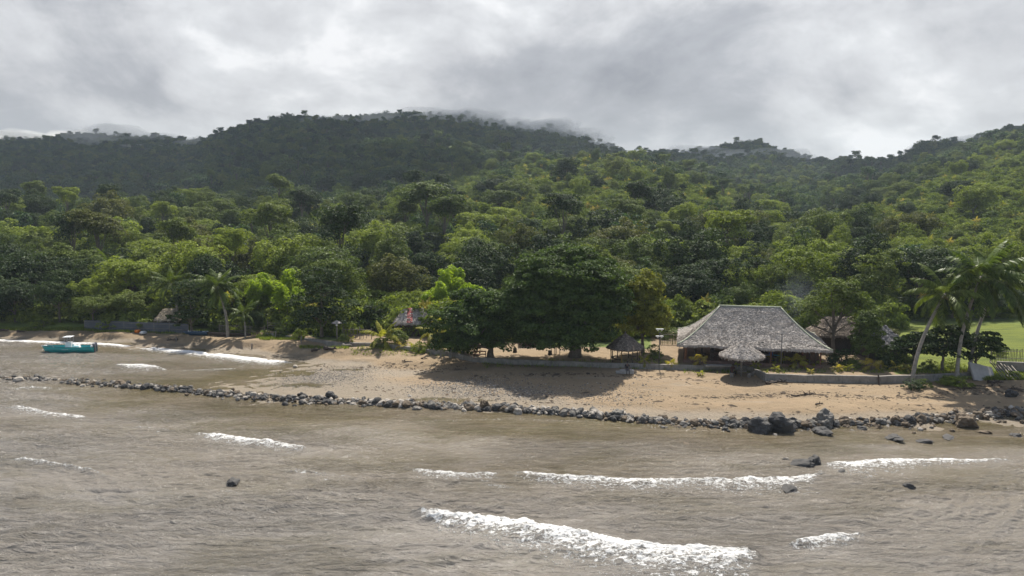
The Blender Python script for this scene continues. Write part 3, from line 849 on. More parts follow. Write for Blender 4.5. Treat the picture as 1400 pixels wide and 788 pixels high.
# flat-topped sea almond trees by the right wall
for u_, vb, s_, lab, sd in ((1288, 508, 1.0, 'flat layered sea almond tree leaning right of the left tall palm', 106), (1333, 511, .9, 'flat layered sea almond tree on two stems beside the broken slab', 107),
                            (262, 456, 1.25, 'dark layered sea almond tree shading the small blue boat', 108), (440, 461, 1.5, 'dark layered tree left of the lantern post, behind the low wall', 109),
                            (1248, 504, .8, 'small leafy tree standing left of the leaning palm by the wall', 110)):
    bl = [(0, 0, 3.7 * s_, 2.4 * s_, 2.2 * s_, .55 * s_), (-1.6 * s_, 0, 3.0 * s_, 1.9 * s_, 1.7 * s_, .45 * s_), (1.7 * s_, .2, 2.9 * s_, 1.8 * s_, 1.7 * s_, .45 * s_), (.4, -.6, 4.5 * s_, 1.5 * s_, 1.4 * s_, .5 * s_), (-.4, -1.2 * s_, 2.3 * s_, 1.6 * s_, 1.2 * s_, .4 * s_)]
    if sd in (108, 109): bl += [(0, 0, 5.4 * s_, 1.8 * s_, 1.8 * s_, .8 * s_), (0, -1, 1.8 * s_, 2.2 * s_, 1.8 * s_, .9 * s_)]
    big_tree(u_, vb, bl, 130 if sd != 109 else 220, 34, .16, sd, L_DARK, .17 * s_, lab, rc=.55 * s_, flat=.35)

NEAR = [
    ('round0', 22, 388, 112, 84, 'dark layered tree at the far left edge behind the grass strip', L_DARK), ('spread0', 82, 386, 112, 76, 'broad dark green tree second from the left edge behind the beach', L_DARK),
    ('spread1', 128, 404, 109, 66, 'low spreading tree with horizontal boughs above the turquoise boat', L_MID), ('round1', 178, 396, 112, 78, 'bushy mid-green tree at the left end of the blue-grey fence', L_MID),
    ('round2', 222, 378, 116, 64, 'mid-green tree rising behind the tiny thatched hut at left', L_MID), ('dense0', 100, 355, 128, 66, 'dark rounded tree behind the layered trees above the moored boat', L_DARK),
    ('spread2', 455, 356, 113, 106, 'wide mid-green tree with a domed top above the lantern post', L_MID), ('dense1', 510, 416, 104, 44, 'dark dense clipped tree right of the lantern post', L_DARK),
    ('dense0', 482, 424, 103, 34, 'small dark dense tree just right of the lantern post', L_DARK), ('round3', 573, 396, 116, 62, 'pale green tree behind the red-striped hut', L_BRIGHT),
    ('round0', 352, 424, 103, 30, 'small dark ball-shaped tree left of the low wall', L_DARK), ('ragged0', 640, 428, 103, 60, 'leafy mid-green tree between the red-striped hut and the dark tree', L_MID),
    ('round2', 655, 390, 122, 80, 'greyish-green tree behind the lime bamboo near the centre', L_MID), ('spread1', 555, 372, 128, 90, 'dark blue-green tree filling the gap left of the central bamboo', L_DARK),
    ('round1', 935, 372, 114, 84, 'dark mottled tree behind the left half of the pavilion', L_DARK), ('round3', 985, 352, 120, 80, 'tall dark tree above the pavilion ridge', L_DARK),
    ('spread0', 1050, 362, 118, 92, 'wide dark tree right of the pavilion ridge', L_MID), ('dense1', 1098, 385, 114, 54, 'dark tree behind the pavilion smoke', L_DARK),
    ('round0', 1200, 395, 120, 70, 'round green tree beyond the two small right-hand huts', L_MID), ('round2', 905, 360, 126, 64, 'green tree behind the yellowish egg-shaped tree', L_MID),
    ('bush0', 1217, 449, 101, 30, 'olive bushy shrub behind the far right thatched hut', L_RUST), ('round3', 1250, 405, 116, 62, 'dark round tree at the left end of the green field', L_DARK),
    ('ragged1', 1302, 396, 116, 58, 'ragged dark tree at the back of the green field between the palms', L_DARK), ('spread2', 1352, 398, 117, 70, 'dark tree behind the green field, right of the tall palms', L_DARK), ('round1', 1398, 392, 117, 64, 'dark tree at the right edge behind the green field', L_DARK),
    ('bush1', 362, 452, 101, 26, 'leafy shrub trained over the left rail fence', L_BRIGHT), ('round2', 410, 410, 108, 56, 'green bushy tree below the left bamboo', L_BRIGHT), ('ragged0', 540, 430, 101, 40, 'yellow-green loose tree left of the red-striped hut', L_BRIGHT),
    ('dense1', 20, 340, 132, 60, 'dark tree high at the left edge above the beach', L_DARK), ('round3', 60, 350, 138, 56, 'dark round tree above the layered trees at left', L_DARK),
    # hillside landmarks
    ('tall0', 584, 250, 205, 84, 'tall bright-crowned emergent tree on a dark leafy column, centre hillside', L_MID), ('dense0', 578, 318, 190, 84, 'dark vine-draped tree below the tall emergent tree', L_DARK),
    ('round1', 152, 264, 215, 84, 'brownish-green domed tree on the left hillside', L_RUST), ('round3', 432, 298, 185, 74, 'broad dark tree on the slope above the wide domed tree', L_DARK),
    ('tall1', 383, 274, 195, 42, 'thin tall tree with bare trunk on the left-centre slope', L_MID), ('round0', 775, 216, 330, 48, 'dark round tree alone on the bright upper slope', L_DARK),
    ('round2', 846, 212, 340, 46, 'olive round tree on the upper slope right of the centre', L_MIX), ('round1', 897, 252, 240, 68, 'large dark domed tree on the bright centre-right slope', L_DARK),
    ('round3', 1013, 288, 205, 66, 'dark orange-tinged tree on the slope above the pavilion', L_RUST), ('spread0', 1243, 292, 185, 92, 'wide brownish domed tree on the slope above the left tall palm', L_RUST),
    ('tall0', 972, 256, 250, 18, 'narrow dark columnar tree on the slope above the pavilion', L_DARK), ('dense1', 510, 300, 190, 60, 'dark double-crowned tree left of the emergent tree', L_DARK), ('round2', 1030, 330, 165, 60, 'bright green tree between pavilion and orange-tinged tree', L_BRIGHT),
    ('round0', 700, 330, 165, 70, 'olive tree behind the top left of the giant tree', L_MID), ('round1', 820, 318, 150, 90, 'olive-green tree peeping over the giant tree', L_MID), ('spread2', 300, 330, 160, 100, 'wide green tree above the left beach palm', L_BRIGHT), ('round3', 1330, 250, 230, 60, 'bright green tree on the right spur above the tall palms', L_BRIGHT)]
for key, u_, vt, y_, w_, lab, mt in NEAR: near(key, u_, vt, y_, w_, lab, mt, group='shrubs beside the huts' if 0 else None)


# bamboo: clump of arching plumes
def bamboo(u, y, vtop, wpx, n, seed, label):
    y -= 7; p = atdist(u, y); d = y; hh = z_from_row(y, vtop) - p.z; W = wpx * d / 1000 / 2; r = random.Random(seed)
    t = empty('bamboo_clump', p, label=label, cat='bamboo', group='lime bamboo clumps behind the beach')
    bl = []; cul = MB()
    for k in range(n):
        w = r.uniform(0, 6.28); q = W * math.sqrt(r.random()) * .8; hk = hh * r.uniform(.66, .97); x, yy = q * math.cos(w), q * math.sin(w)
        bl.append((x, yy, hk * .86, W * .30, W * .30, hk * .15)); bl.append((x * .9, yy * .9, hk * .6, W * .27, W * .27, hk * .22)); bl.append((x * 1.25, yy * 1.2, hk * .70, W * .22, W * .22, hk * .16))
        for j in range(3):
            cul.tube([(x * .3 + r.uniform(-.3, .3), yy * .3 + r.uniform(-.3, .3), -.2), (x * .55, yy * .55, hk * .5), (x, yy, hk * .9)], [.06, .05, .02], 5)
    obj('crown', crown('crown', bl, n * 34, 42, .16, seed, L_LIME, rc=.55, up=.6, flat=1.1, inner=.1), t)
    cul.build('culm', M('bamboo_culm', (.16, .17, .05), .6), t, True)
    used.append((p.x, p.y, W))


for a_ in ((345, 116, 372, 48, 5, 1, 'lime bamboo clump right of the left beach palm'), (386, 118, 362, 58, 6, 2, 'tallest plume group of the left lime bamboo'), (402, 112, 388, 46, 5, 3, 'lower lime bamboo clump nearest the left low wall'),
           (592, 113, 386, 46, 5, 4, 'lime bamboo clump above the red-striped hut'), (621, 118, 362, 44, 5, 5, 'tallest lime bamboo clump near the photo centre'), (650, 112, 388, 50, 5, 6, 'lime bamboo clump beside the dark low-crowned tree')):
    bamboo(*a_)

# tall palms ---------------------------------------------------------
p = gpix(1247, 524, 1.0); z = z_from_row(p.y + .5, 402); palm(p, ((1284 - 700) / 1000 * (p.y + 2), p.y + .5, z), 4.3, 19, 11, 'leaning coconut palm growing through the wall, left of the tall pair', r0=.20, wind=(.4, 0), skirt=5)
p = gpix(1309, 522, 1.2); z = z_from_row(p.y + .5, 378); palm(p, ((1331 - 700) / 1000 * (p.y + 2), p.y + .5, z), 4.9, 20, 12, 'tallest coconut palm with pale curved trunk by the broken slab', r0=.18, wind=(.5, 0), skirt=4)
p = gpix(1326, 511, 1.5); z = z_from_row(p.y + 1, 385); palm(p, ((1360 - 700) / 1000 * (p.y + 2), p.y + 1, z), 4.8, 17, 13, 'dark coconut palm with drooping fronds behind the tallest palm', r0=.18, wind=(.9, 0), skirt=8)
p = atdist(311, 103); z = z_from_row(103, 392); palm(p, ((303 - 700) / 1000 * 105, 103, z), 4.0, 24, 14, 'coconut palm behind the dugout canoe on the left beach', r0=.2, skirt=4)
p = atdist(243, 108); z = z_from_row(108, 388); palm(p, ((240 - 700) / 1000 * 110, 108, z), 3.6, 20, 15, 'coconut palm half hidden by trees, above the tiny left hut', r0=.18, skirt=2, nuts=False)
p = atdist(335, 102); z = z_from_row(102, 428); palm(p, ((336 - 700) / 1000 * 104, 102, z), 2.8, 14, 16, 'small young palm right of the beach palm and canoe', r0=.12, skirt=0, nuts=False)
p = gpix(598, 474); z = p.z + 1.8; palm(p, (p.x, p.y, z), 3.4, 12, 17, 'young palm with one yellow hanging frond in front of the red-striped hut', r0=.13, skirt=2, nuts=False, mat=L_YPALM)
p = gpix(524, 474); z = p.z + .9; palm(p, (p.x, p.y, z), 3.2, 11, 18, 'yellow-green young palm behind the wall left of the red-striped hut', r0=.12, skirt=0, nuts=False, mat=L_YPALM, n=14, lw=.12)

# young coconut palms on the terrace -----------------------------------
YC = [palm_crown('frond_cluster', 8, 1.0, 201 + k, L_YPALM, (0, 0), 0, n=11, lw=.13, width=.7) for k in range(3)]
mb = MB(); mb.tube([(0, 0, -.15), (.02, 0, .28), (0, 0, .5)], [.09, .06, .03], 6); YS = mb.mesh('stem', BARK, True)
YOUNG = [(918, 501, 1.3, 'left of the pavilion\'s front left posts'), (957, 500, 1.9, 'tall thin one in front of the pavilion, left of the umbrella'), (1007, 502, .8, 'tiny one at the foot of the thatched umbrella\'s pole'),
         (1033, 504, 1.2, 'just right of the thatched umbrella pole'), (1061, 500, 1.9, 'tall one left of the lamp pole at the pavilion'), (1061, 508, 1.0, 'small one at the wall below the lamp pole'),
         (1090, 504, 2.2, 'large one with a curled pale frond, right of the lamp pole'), (1112, 502, 1.6, 'second right of the lamp pole, by the end posts'), (1108, 511, .8, 'tiny yellow one on the wall edge below the end posts'),
         (881, 498, 1.4, 'beside the round gazebo, left of the double lamp'), (1192, 507, 2.0, 'pale-leaved one under the small bushy tree'), (1203, 505, 1.3, 'pale one right of the bushy tree'), (1225, 507, 1.4, 'bright one before the far right hut'),
         (1160, 507, 1.1, 'left of the bushy tree near the wall'), (1147, 508, 1.2, 'at the pavilion\'s right corner near the wall'), (549, 478, 1.6, 'inside the wall below the red-striped hut'), (566, 480, 1.3, 'second inside the wall below the red-striped hut'),
         (480, 472, 1.1, 'behind the low wall under the dark clipped tree'), (1240, 509, 1.2, 'beside the leaning palm\'s foot'), (958, 514, .9, 'spindly one on the sand before the wall')]
for k, (u_, v_, s_, w_) in enumerate(YOUNG):
    t = empty('young_palm', gpix(u_, v_), random.uniform(0, 6), s_ * .66, label=('young coconut palm ' if 'one' not in w_ else 'young palm, ') + w_, cat='young palm', group='young palms planted on the terrace')
    obj('frond_cluster', YC[k % 3], t, (0, 0, .42)); obj('stem', YS, t)

# garden shrubs and wall-foot bushes ----------------------------------------
SHR = [(1246, 531, 1.7, .8, L_DARK, 'dark tangled bush round the leaning palm\'s foot'), (1262, 530, 1.2, .8, L_MID, 'small olive bush right of the leaning palm\'s foot'), (1309, 527, 2.2, .9, L_BRIGHT, 'bright green mound of creeper round the tallest palm\'s foot'),
       (1296, 526, 1.5, .7, L_BRIGHT, 'bright low bush left of the tallest palm\'s foot'), (1150, 499, 2.2, 1.6, L_DARK, 'dark green bush at the pavilion\'s right corner'), (1165, 503, 1.6, 1.1, L_MID, 'leafy shrub before the left small hut'),
       (1208, 503, 1.8, 1.6, L_DARK, 'dark shrub in front of the far right hut'), (1225, 501, 2.0, 1.9, L_DARK, 'tall leafy shrub at the far right hut\'s corner'), (1238, 503, 1.6, 1.6, L_MID, 'leafy shrub between the far right hut and leaning palm'),
       (893, 492, 1.4, 1.6, L_MID, 'shrub beside the double lamp post'), (520, 476, 1.6, 1.2, L_MID, 'shrub behind the wall left of the striped hut\'s young palms'), (575, 482, 1.6, 1.2, L_BRIGHT, 'bright shrub behind the wall below the red-striped hut'),
       (600, 482, 1.4, 1.3, L_MID, 'green shrub behind the wall right of the striped hut'), (617, 483, 2.2, 3.0, L_BRIGHT, 'bright leafy shrub left of the white posts'), (634, 483, 3.0, 3.0, L_DARK, 'dark shrub near the wooden bench'),
       (410, 464, 1.5, 1.2, L_BRIGHT, 'bright shrub above the left end of the wall'), (385, 461, 1.4, 1.4, L_MID, 'shrub at the rail fence above the wall\'s left end'), (470, 468, 1.2, 1.0, L_MID, 'low shrub beside the lantern post'),
       (540, 470, 2.4, 1.6, L_MID, 'broad shrub left of the red-striped hut wall'), (325, 452, 2.4, 1.8, L_BRIGHT, 'yellow-green shrub right of the beach palm trunk'), (300, 450, 2.2, 1.3, L_MID, 'green shrub left of the beach palm trunk'),
       (1385, 515, 1.8, .5, L_BRIGHT, 'bright creeper patch below the grey stone wall at right'), (60, 447, 2.5, 1.6, L_BRIGHT, 'bright shrub in the left tree line above the grass strip'), (150, 449, 2.2, 1.4, L_BRIGHT, 'yellow-green shrub at the fence\'s left end'),
       (200, 447, 2.2, 1.2, L_BRIGHT, 'bright shrub behind the blue-grey fence'), (1300, 503, 1.6, .9, L_BRIGHT, 'bright shrub under the sea almond\'s crown'), (1268, 505, 1.4, .9, L_MID, 'green shrub right of the leaning palm\'s trunk'), (1364, 487, 1.2, 1.2, L_BRIGHT, 'bright rounded shrub at the right picket fence'), (915, 462, 3.0, 1.3, L_MID, 'low green hedge shrub left of the pavilion roof')]
for k, (u_, v_, w_, h_, mt, lab) in enumerate(SHR):
    tree_at('bush%d' % (k % 2), gpix(u_, v_), h_, w_ * 1.6, label=lab, mat=mt, group='garden shrubs along the beachfront')
# ------------------------------------------------------------------ hillside forest
rngF = np.random.RandomState(99)


def openness(x, y):
    """0 = closed forest, 1 = bright open scrub"""
    u = 700 + 1000 * x / np.maximum(y, 1)
    o = np.exp(-((u - 800) / 150) ** 2) * sstep(190, 230, y) * (1 - sstep(430, 520, y))
    o = np.maximum(o, np.exp(-((u - 1330) / 130) ** 2) * sstep(140, 170, y) * (1 - sstep(330, 420, y)))
    o = np.maximum(o, .75 * np.exp(-((u - 640) / 60) ** 2) * sstep(210, 260, y) * (1 - sstep(520, 600, y)))
    o = np.maximum(o, .6 * np.exp(-((u - 470) / 70) ** 2) * sstep(200, 230, y) * (1 - sstep(300, 330, y)))
    o = np.maximum(o, .5 * np.exp(-((u - 1060) / 80) ** 2) * sstep(150, 180, y) * (1 - sstep(250, 290, y)))
    nn_ = fbm(x / 38, y / 38, 3, 300)
    pt = sstep(.02, .22, fbm(x / 55 + 9, y / 70, 3, 305)) * sstep(150, 200, y) * (1 - sstep(420, 520, y))
    return np.clip(o * 1.25 + .5 * np.maximum(nn_, 0) * (1 - sstep(350, 550, y)) + .85 * pt, 0, 1)


def scatter(n, y0, y1, A=1.02, power=2.0):
    yy = (y0 ** power + rngF.rand(n) * (y1 ** power - y0 ** power)) ** (1 / power)
    aa = rngF.uniform(-A, A, n)
    return aa * yy, yy


# candidate trees, Poisson-thinned on a hash grid
def thin(x, y, rad):
    keep = []; grid = {}
    for i in range(len(x)):
        r_ = rad[i]; c = (int(x[i] // 8), int(y[i] // 8)); ok = True
        for gx in (-1, 0, 1):
            for gy in (-1, 0, 1):
                for j in grid.get((c[0] + gx, c[1] + gy), ()):
                    if (x[i] - x[j]) ** 2 + (y[i] - y[j]) ** 2 < (.5 * (r_ + rad[j])) ** 2: ok = False; break
                if not ok: break
            if not ok: break
        if ok: grid.setdefault(c, []).append(i); keep.append(i)
    return np.array(keep)


x, y = scatter(110000, 112, 1130, .98, 2.0)
op = openness(x, y); ok = rngF.rand(len(x)) > op * .985
uu_ = 700 + 1000 * x / y
ok &= ~((y < 116) & (uu_ > 1215)); x, y = x[ok], y[ok]
for (ux, uy, ur) in used:
    k_ = (x - ux) ** 2 + (y - uy) ** 2 > (ur * .55 + 1) ** 2; x, y = x[k_], y[k_]
size = np.clip(rngF.lognormal(0, .27, len(x)), .55, 1.7) * np.where(y < 150, .74, np.where(y < 220, .76, np.where(y < 330, .70, np.where(y < 450, .64, .66))))
order = np.argsort(-size + rngF.rand(len(x)) * .3); x, y, size = x[order], y[order], size[order]
kp = thin(x, y, size * np.where(y > 650, 4.6, np.where(y > 450, 5.4, 7.0))); x, y, size = x[kp], y[kp], size[kp]
zz = terrain(x, y)
KEYS = ['round0', 'round1', 'round2', 'round3', 'tall0', 'tall1', 'spread0', 'spread1', 'spread2', 'dense0', 'dense1', 'ragged0', 'ragged1', 'palm0']
KP = np.array([.12, .12, .12, .12, .05, .05, .07, .06, .06, .06, .06, .04, .04, .03]); KP /= KP.sum()
ki = rngF.choice(len(KEYS), len(x), p=KP)
ki = np.where((y > 400) & ((ki == 4) | (ki == 5)), 0, ki)
RADK = np.array([KIND[k][2] for k in KEYS]); HK = np.array([KIND[k][3] for k in KEYS])

# which trees show: top above everything nearer on the same bearing (coarse horizon buffer)
ut, vt_ = PR(x, y, zz + HK[ki] * size); wpx = RADK[ki] * size * 1000 / y
hor = np.full(1500, 1000.0); vis = np.zeros(len(x), bool); area = np.zeros(len(x))
for i in np.argsort(y):
    a0, a1 = int(max(0, ut[i] - wpx[i] * .6)), int(min(1400, ut[i] + wpx[i] * .6))
    if a1 <= a0 or ut[i] < 0 or ut[i] > 1400: continue
    seg = hor[a0:a1]; gain = np.maximum(seg - vt_[i], 0).mean()
    if gain > 4: vis[i] = True; area[i] = min(gain, wpx[i] * 1.2) * wpx[i]
    hor[a0:a1] = np.minimum(seg, vt_[i] + 3)
score = np.where(vis, area, -1)
top = np.argsort(-score)[:225]
top = top[score[top] > 0]
single = np.zeros(len(x), bool); single[top] = True
SECT = [(0, 110, 'above the left edge of the beach'), (110, 220, 'above the moored boat\'s right'), (220, 330, 'above the left beach palm'), (330, 440, 'above the left lime bamboo'), (440, 545, 'above the lantern post'),
        (545, 660, 'above the central bamboo'), (660, 770, 'above the giant tree\'s left half'), (770, 880, 'above the giant tree\'s right half'), (880, 990, 'above the pavilion\'s left end'), (990, 1100, 'above the pavilion ridge'),
        (1100, 1205, 'above the small right-hand huts'), (1205, 1300, 'above the leaning palm'), (1300, 1400, 'above the tallest palm')]
BANDS = [(0, 145, 'at the slope foot'), (145, 205, 'on the lower slope'), (205, 290, 'on the middle slope'), (290, 2000, 'on the upper slope')]
FORM = {'round': 'rounded', 'tall': 'high-crowned', 'spread': 'spreading', 'dense': 'dense', 'ragged': 'ragged', 'palm': 'hill palm'}
TINT = [('dark green', L_DARK), ('mid-green', L_MID), ('bright green', L_BRIGHT), ('olive-brown', L_RUST)]
for (u0, u1, sn) in SECT:
    for (b0, b1, bn_) in BANDS:
        idx = [i for i in np.where(single & (ut >= u0) & (ut < u1) & (y >= b0) & (y < b1))[0]]
        idx.sort(key=lambda i: ut[i]); cnt = {}
        for i in idx:
            form = ''.join(c for c in KEYS[ki[i]] if c.isalpha()); tw = random.choices(range(4), (.36, .36, .25, .03))[0]
            tn, mt = TINT[tw]
            if form == 'palm': tn, mt = 'green', L_PALM
            k = cnt.get((form, tn), 0); cnt[(form, tn)] = k + 1
            what = ('%s %s tree' % (FORM[form], tn)) if form != 'palm' else 'slender hill palm'
            pre = '' if k == 0 else ORD[k] + ' '
            t = tree_at(KEYS[ki[i]], (x[i], y[i], zz[i] - .3), HK[ki[i]] * size[i], RADK[ki[i]] * 2 * size[i] * random.uniform(.9, 1.15), label='%s%s %s, %s' % (pre, what, bn_, sn), mat=mt, group='trees standing on the hillside')


# the rest of the wood: one object, instanced on points -----------------------
protos = bpy.data.collections.new("forest_tree_shapes")


def joined(key, mat, every=1, grow=1.0):
    cm, tm, rad, hh = KIND[key]
    bm = bmesh.new(); bm.from_mesh(tm)
    nv = len(cm.vertices); co = np.empty(nv * 3, np.float32); cm.vertices.foreach_get('co', co); co = co.reshape(-1, 4, 3)[::every]
    tn = np.empty(len(cm.polygons), np.float32); cm.attributes['tone'].data.foreach_get('value', tn); tn = tn[::every]
    if grow != 1: c_ = co.mean(1, keepdims=True); co = c_ + (co - c_) * grow
    if key.startswith('palm'): co = co + np.array(PALM_TOP, np.float32)
    tv = np.empty(len(tm.vertices) * 3, np.float32); tm.vertices.foreach_get('co', tv); tv = tv.reshape(-1, 3)
    tf = [tuple(p_.vertices) for p_ in tm.polygons if len(p_.vertices) == 4]
    V = np.concatenate([co.reshape(-1, 3), tv]); Fq = np.concatenate([np.arange(len(co) * 4).reshape(-1, 4), np.array(tf) + len(co) * 4])
    me = mesh_np('wood_' + key, V, Fq=Fq, mats=[mat, BARK], tone=np.concatenate([tn, np.full(len(tf), .5)]), midx=[0] * len(co) + [1] * len(tf))
    bm.free(); return me


def wood(name, pts, kinds, scl, meshes, label=None, seed=0, tilt=.06):
    coll = bpy.data.collections.new(name + "_shapes")
    for i, me in enumerate(meshes): coll.objects.link(bpy.data.objects.new("%s_%02d" % (me.name, i), me))
    me = bpy.data.meshes.new(name); me.vertices.add(len(pts)); me.vertices.foreach_set('co', np.asarray(pts, np.float32).ravel())
    at = me.attributes.new('kind_index', 'INT', 'POINT'); at.data.foreach_set('value', np.asarray(kinds, np.int32))
    at = me.attributes.new('size', 'FLOAT_VECTOR', 'POINT'); at.data.foreach_set('vector', np.asarray(scl, np.float32).ravel())
    rg = np.random.RandomState(seed); rot = np.stack([rg.normal(0, tilt, len(pts)), rg.normal(0, tilt, len(pts)), rg.uniform(0, 6.28, len(pts))], 1)
    at = me.attributes.new('turn', 'FLOAT_VECTOR', 'POINT'); at.data.foreach_set('vector', rot.astype(np.float32).ravel())
    me.update()
    o = obj(name, me, kind='stuff')
    if label: o['label'] = label
    ng = bpy.data.node_groups.new(name, 'GeometryNodeTree')
    ng.interface.new_socket('Geometry', in_out='INPUT', socket_type='NodeSocketGeometry'); ng.interface.new_socket('Geometry', in_out='OUTPUT', socket_type='NodeSocketGeometry')
    a = ng.nodes.new('NodeGroupInput'); z_ = ng.nodes.new('NodeGroupOutput'); ip = ng.nodes.new('GeometryNodeInstanceOnPoints')
    ci = ng.nodes.new('GeometryNodeCollectionInfo'); ci.inputs['Collection'].default_value = coll; ci.inputs['Separate Children'].default_value = True; ci.inputs['Reset Children'].default_value = True
    def na(nm, ty):
        q = ng.nodes.new('GeometryNodeInputNamedAttribute'); q.data_type = ty; q.inputs['Name'].default_value = nm; return q.outputs['Attribute']
    m2p = ng.nodes.new('GeometryNodeMeshToPoints')
    ng.links.new(a.outputs[0], m2p.inputs[0]); ng.links.new(m2p.outputs[0], ip.inputs['Points'])
    ng.links.new(ci.outputs[0], ip.inputs['Instance']); ip.inputs['Pick Instance'].default_value = True
    ng.links.new(na('kind_index', 'INT'), ip.inputs['Instance Index'])
    ng.links.new(na('turn', 'FLOAT_VECTOR'), ip.inputs['Rotation']); ng.links.new(na('size', 'FLOAT_VECTOR'), ip.inputs['Scale'])
    ng.links.new(ip.outputs[0], z_.inputs[0])
    md = o.modifiers.new('scatter', 'NODES'); md.node_group = ng
    return o


rest = ~single
yr = y[rest]; far = yr > 430
near_m = [joined(k, L_MIX) for k in KEYS]; far_m = [joined(k, L_FAR, 5, 2.0) for k in KEYS]
kinds = ki[rest] + np.where(far | ((yr > 330) & (rngF.rand(rest.sum()) < .6)), len(KEYS), 0)
s_ = size[rest]; SC = np.stack([s_, s_, s_ * rngF.uniform(.85, 1.15, len(s_))], 1)
wood('hill_forest', np.stack([x[rest], yr, zz[rest] - np.where(yr > 600, 2.4, np.where(yr > 400, 1.2, .3))], 1), kinds, SC, near_m + far_m, seed=3)

# scrub and saplings between the trees
x, y = scatter(46000, 111, 620, .98, 1.5)
op = openness(x, y); u_ = 700 + 1000 * x / y
ok = (rngF.rand(len(x)) < .35 + .65 * op) & ~((y < 116) & (u_ > 1215)); x, y, op = x[ok], y[ok], op[ok]
xe = rngF.uniform(-.80, .62, 3400); ye = rngF.uniform(93, 113, 3400); ue = 700 + 1000 * xe
we = wall_y(xe * ye, ye); oke = np.where(ue < 470, ye > we + 5.5, np.where(ue < 880, ye > np.maximum(we + 10, 97), ye > 106)) & (ue < 1215); xe, ye = (xe * ye)[oke], ye[oke]
x = np.concatenate([x, xe]); y = np.concatenate([y, ye]); op = np.concatenate([op, op[:1].repeat(len(xe))])
z = terrain(x, y)
bm_ = [joined('bush0', L_SHRUB), joined('bush1', L_SHRUB), joined('round1', L_MIX, 5, 1.9), joined('ragged0', L_SHRUB, 5, 1.9), joined('palm0', L_YPALM)]
kk = rngF.choice(5, len(x), p=[.38, .38, .10, .11, .03])
base_s = np.where(kk < 2, rngF.uniform(.5, 1.9, len(x)), rngF.uniform(.18, .42, len(x)))
wood('undergrowth', np.stack([x, y, z - .1], 1), kk, np.stack([base_s, base_s, base_s * rngF.uniform(.7, 1.3, len(x))], 1), bm_, seed=5)
# ------------------------------------------------------------------ thatch
THATCH = M('grey_thatch', (.36, .33, .30), .95, .3, 1.2, .6, tone=.85, spec=.1)
THATCHB = M('brown_thatch', (.24, .20, .165), .95, .3, 2.2, .6, tone=1.3, spec=.1)
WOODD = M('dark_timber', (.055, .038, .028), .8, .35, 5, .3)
WOODG = M('grey_timber', (.20, .175, .15), .85, .3, 5, .4)
WOODR = M('reddish_timber', (.20, .09, .05), .8, .3, 5, .3)
CONC = M('weathered_concrete', (.24, .225, .20), .9, .28, 1.3, .5)
WHITE = M('white_gelcoat', (.74, .75, .76), .35, .06, 3, 0)


def flakes(mb_v, rows, seed, size=.22, dens=1.0):
    """leaf flakes lying on roof quads; rows = list of (p00, p10, p11, p01)"""
    rng = np.random.RandomState(seed); C = []; Nn = []; D = []
    for q in rows:
        a, b_, c, d = [np.array(p_, float) for p_ in q]; n_ = np.cross(b_ - a, d - a); ar = np.linalg.norm(n_)
        if ar < 1e-6: continue
        n_ /= ar
        if n_[2] < 0: n_ = -n_
        k = rng.poisson(ar / (size * size * .5) * dens)
        u_, v_ = rng.rand(k, 1), rng.rand(k, 1)
        C.append((a * (1 - u_) + b_ * u_) * (1 - v_) + (d * (1 - u_) + c * u_) * v_ + n_ * .03)
        dn = unit(((a + b_) - (c + d))); dn = dn if dn[2] < 0 else -dn
        Nn.append(unit(n_ + rng.normal(size=(k, 3)) * .16)); D.append(np.repeat(dn[None], k, 0))
    C = np.concatenate(C); Nn = np.concatenate(Nn); D = np.concatenate(D); n = len(C)
    t = unit(D - Nn * (D * Nn).sum(1, keepdims=True) + rng.normal(size=(n, 3)) * .25); bt = np.cross(Nn, t)
    L1 = size * rng.uniform(.6, 1.3, n)[:, None]; w = size * .33 * rng.uniform(.6, 1.3, n)[:, None]
    V = np.empty((n, 4, 3)); V[:, 0] = C + bt * w - t * L1 * .5; V[:, 1] = C + bt * w * .8 + t * L1 * .5 + Nn * .04; V[:, 2] = C - bt * w * .8 + t * L1 * .5 + Nn * .04; V[:, 3] = C - bt * w - t * L1 * .5
    return V.reshape(-1, 3), np.clip(rng.normal(.5, .24, n), 0, 1)


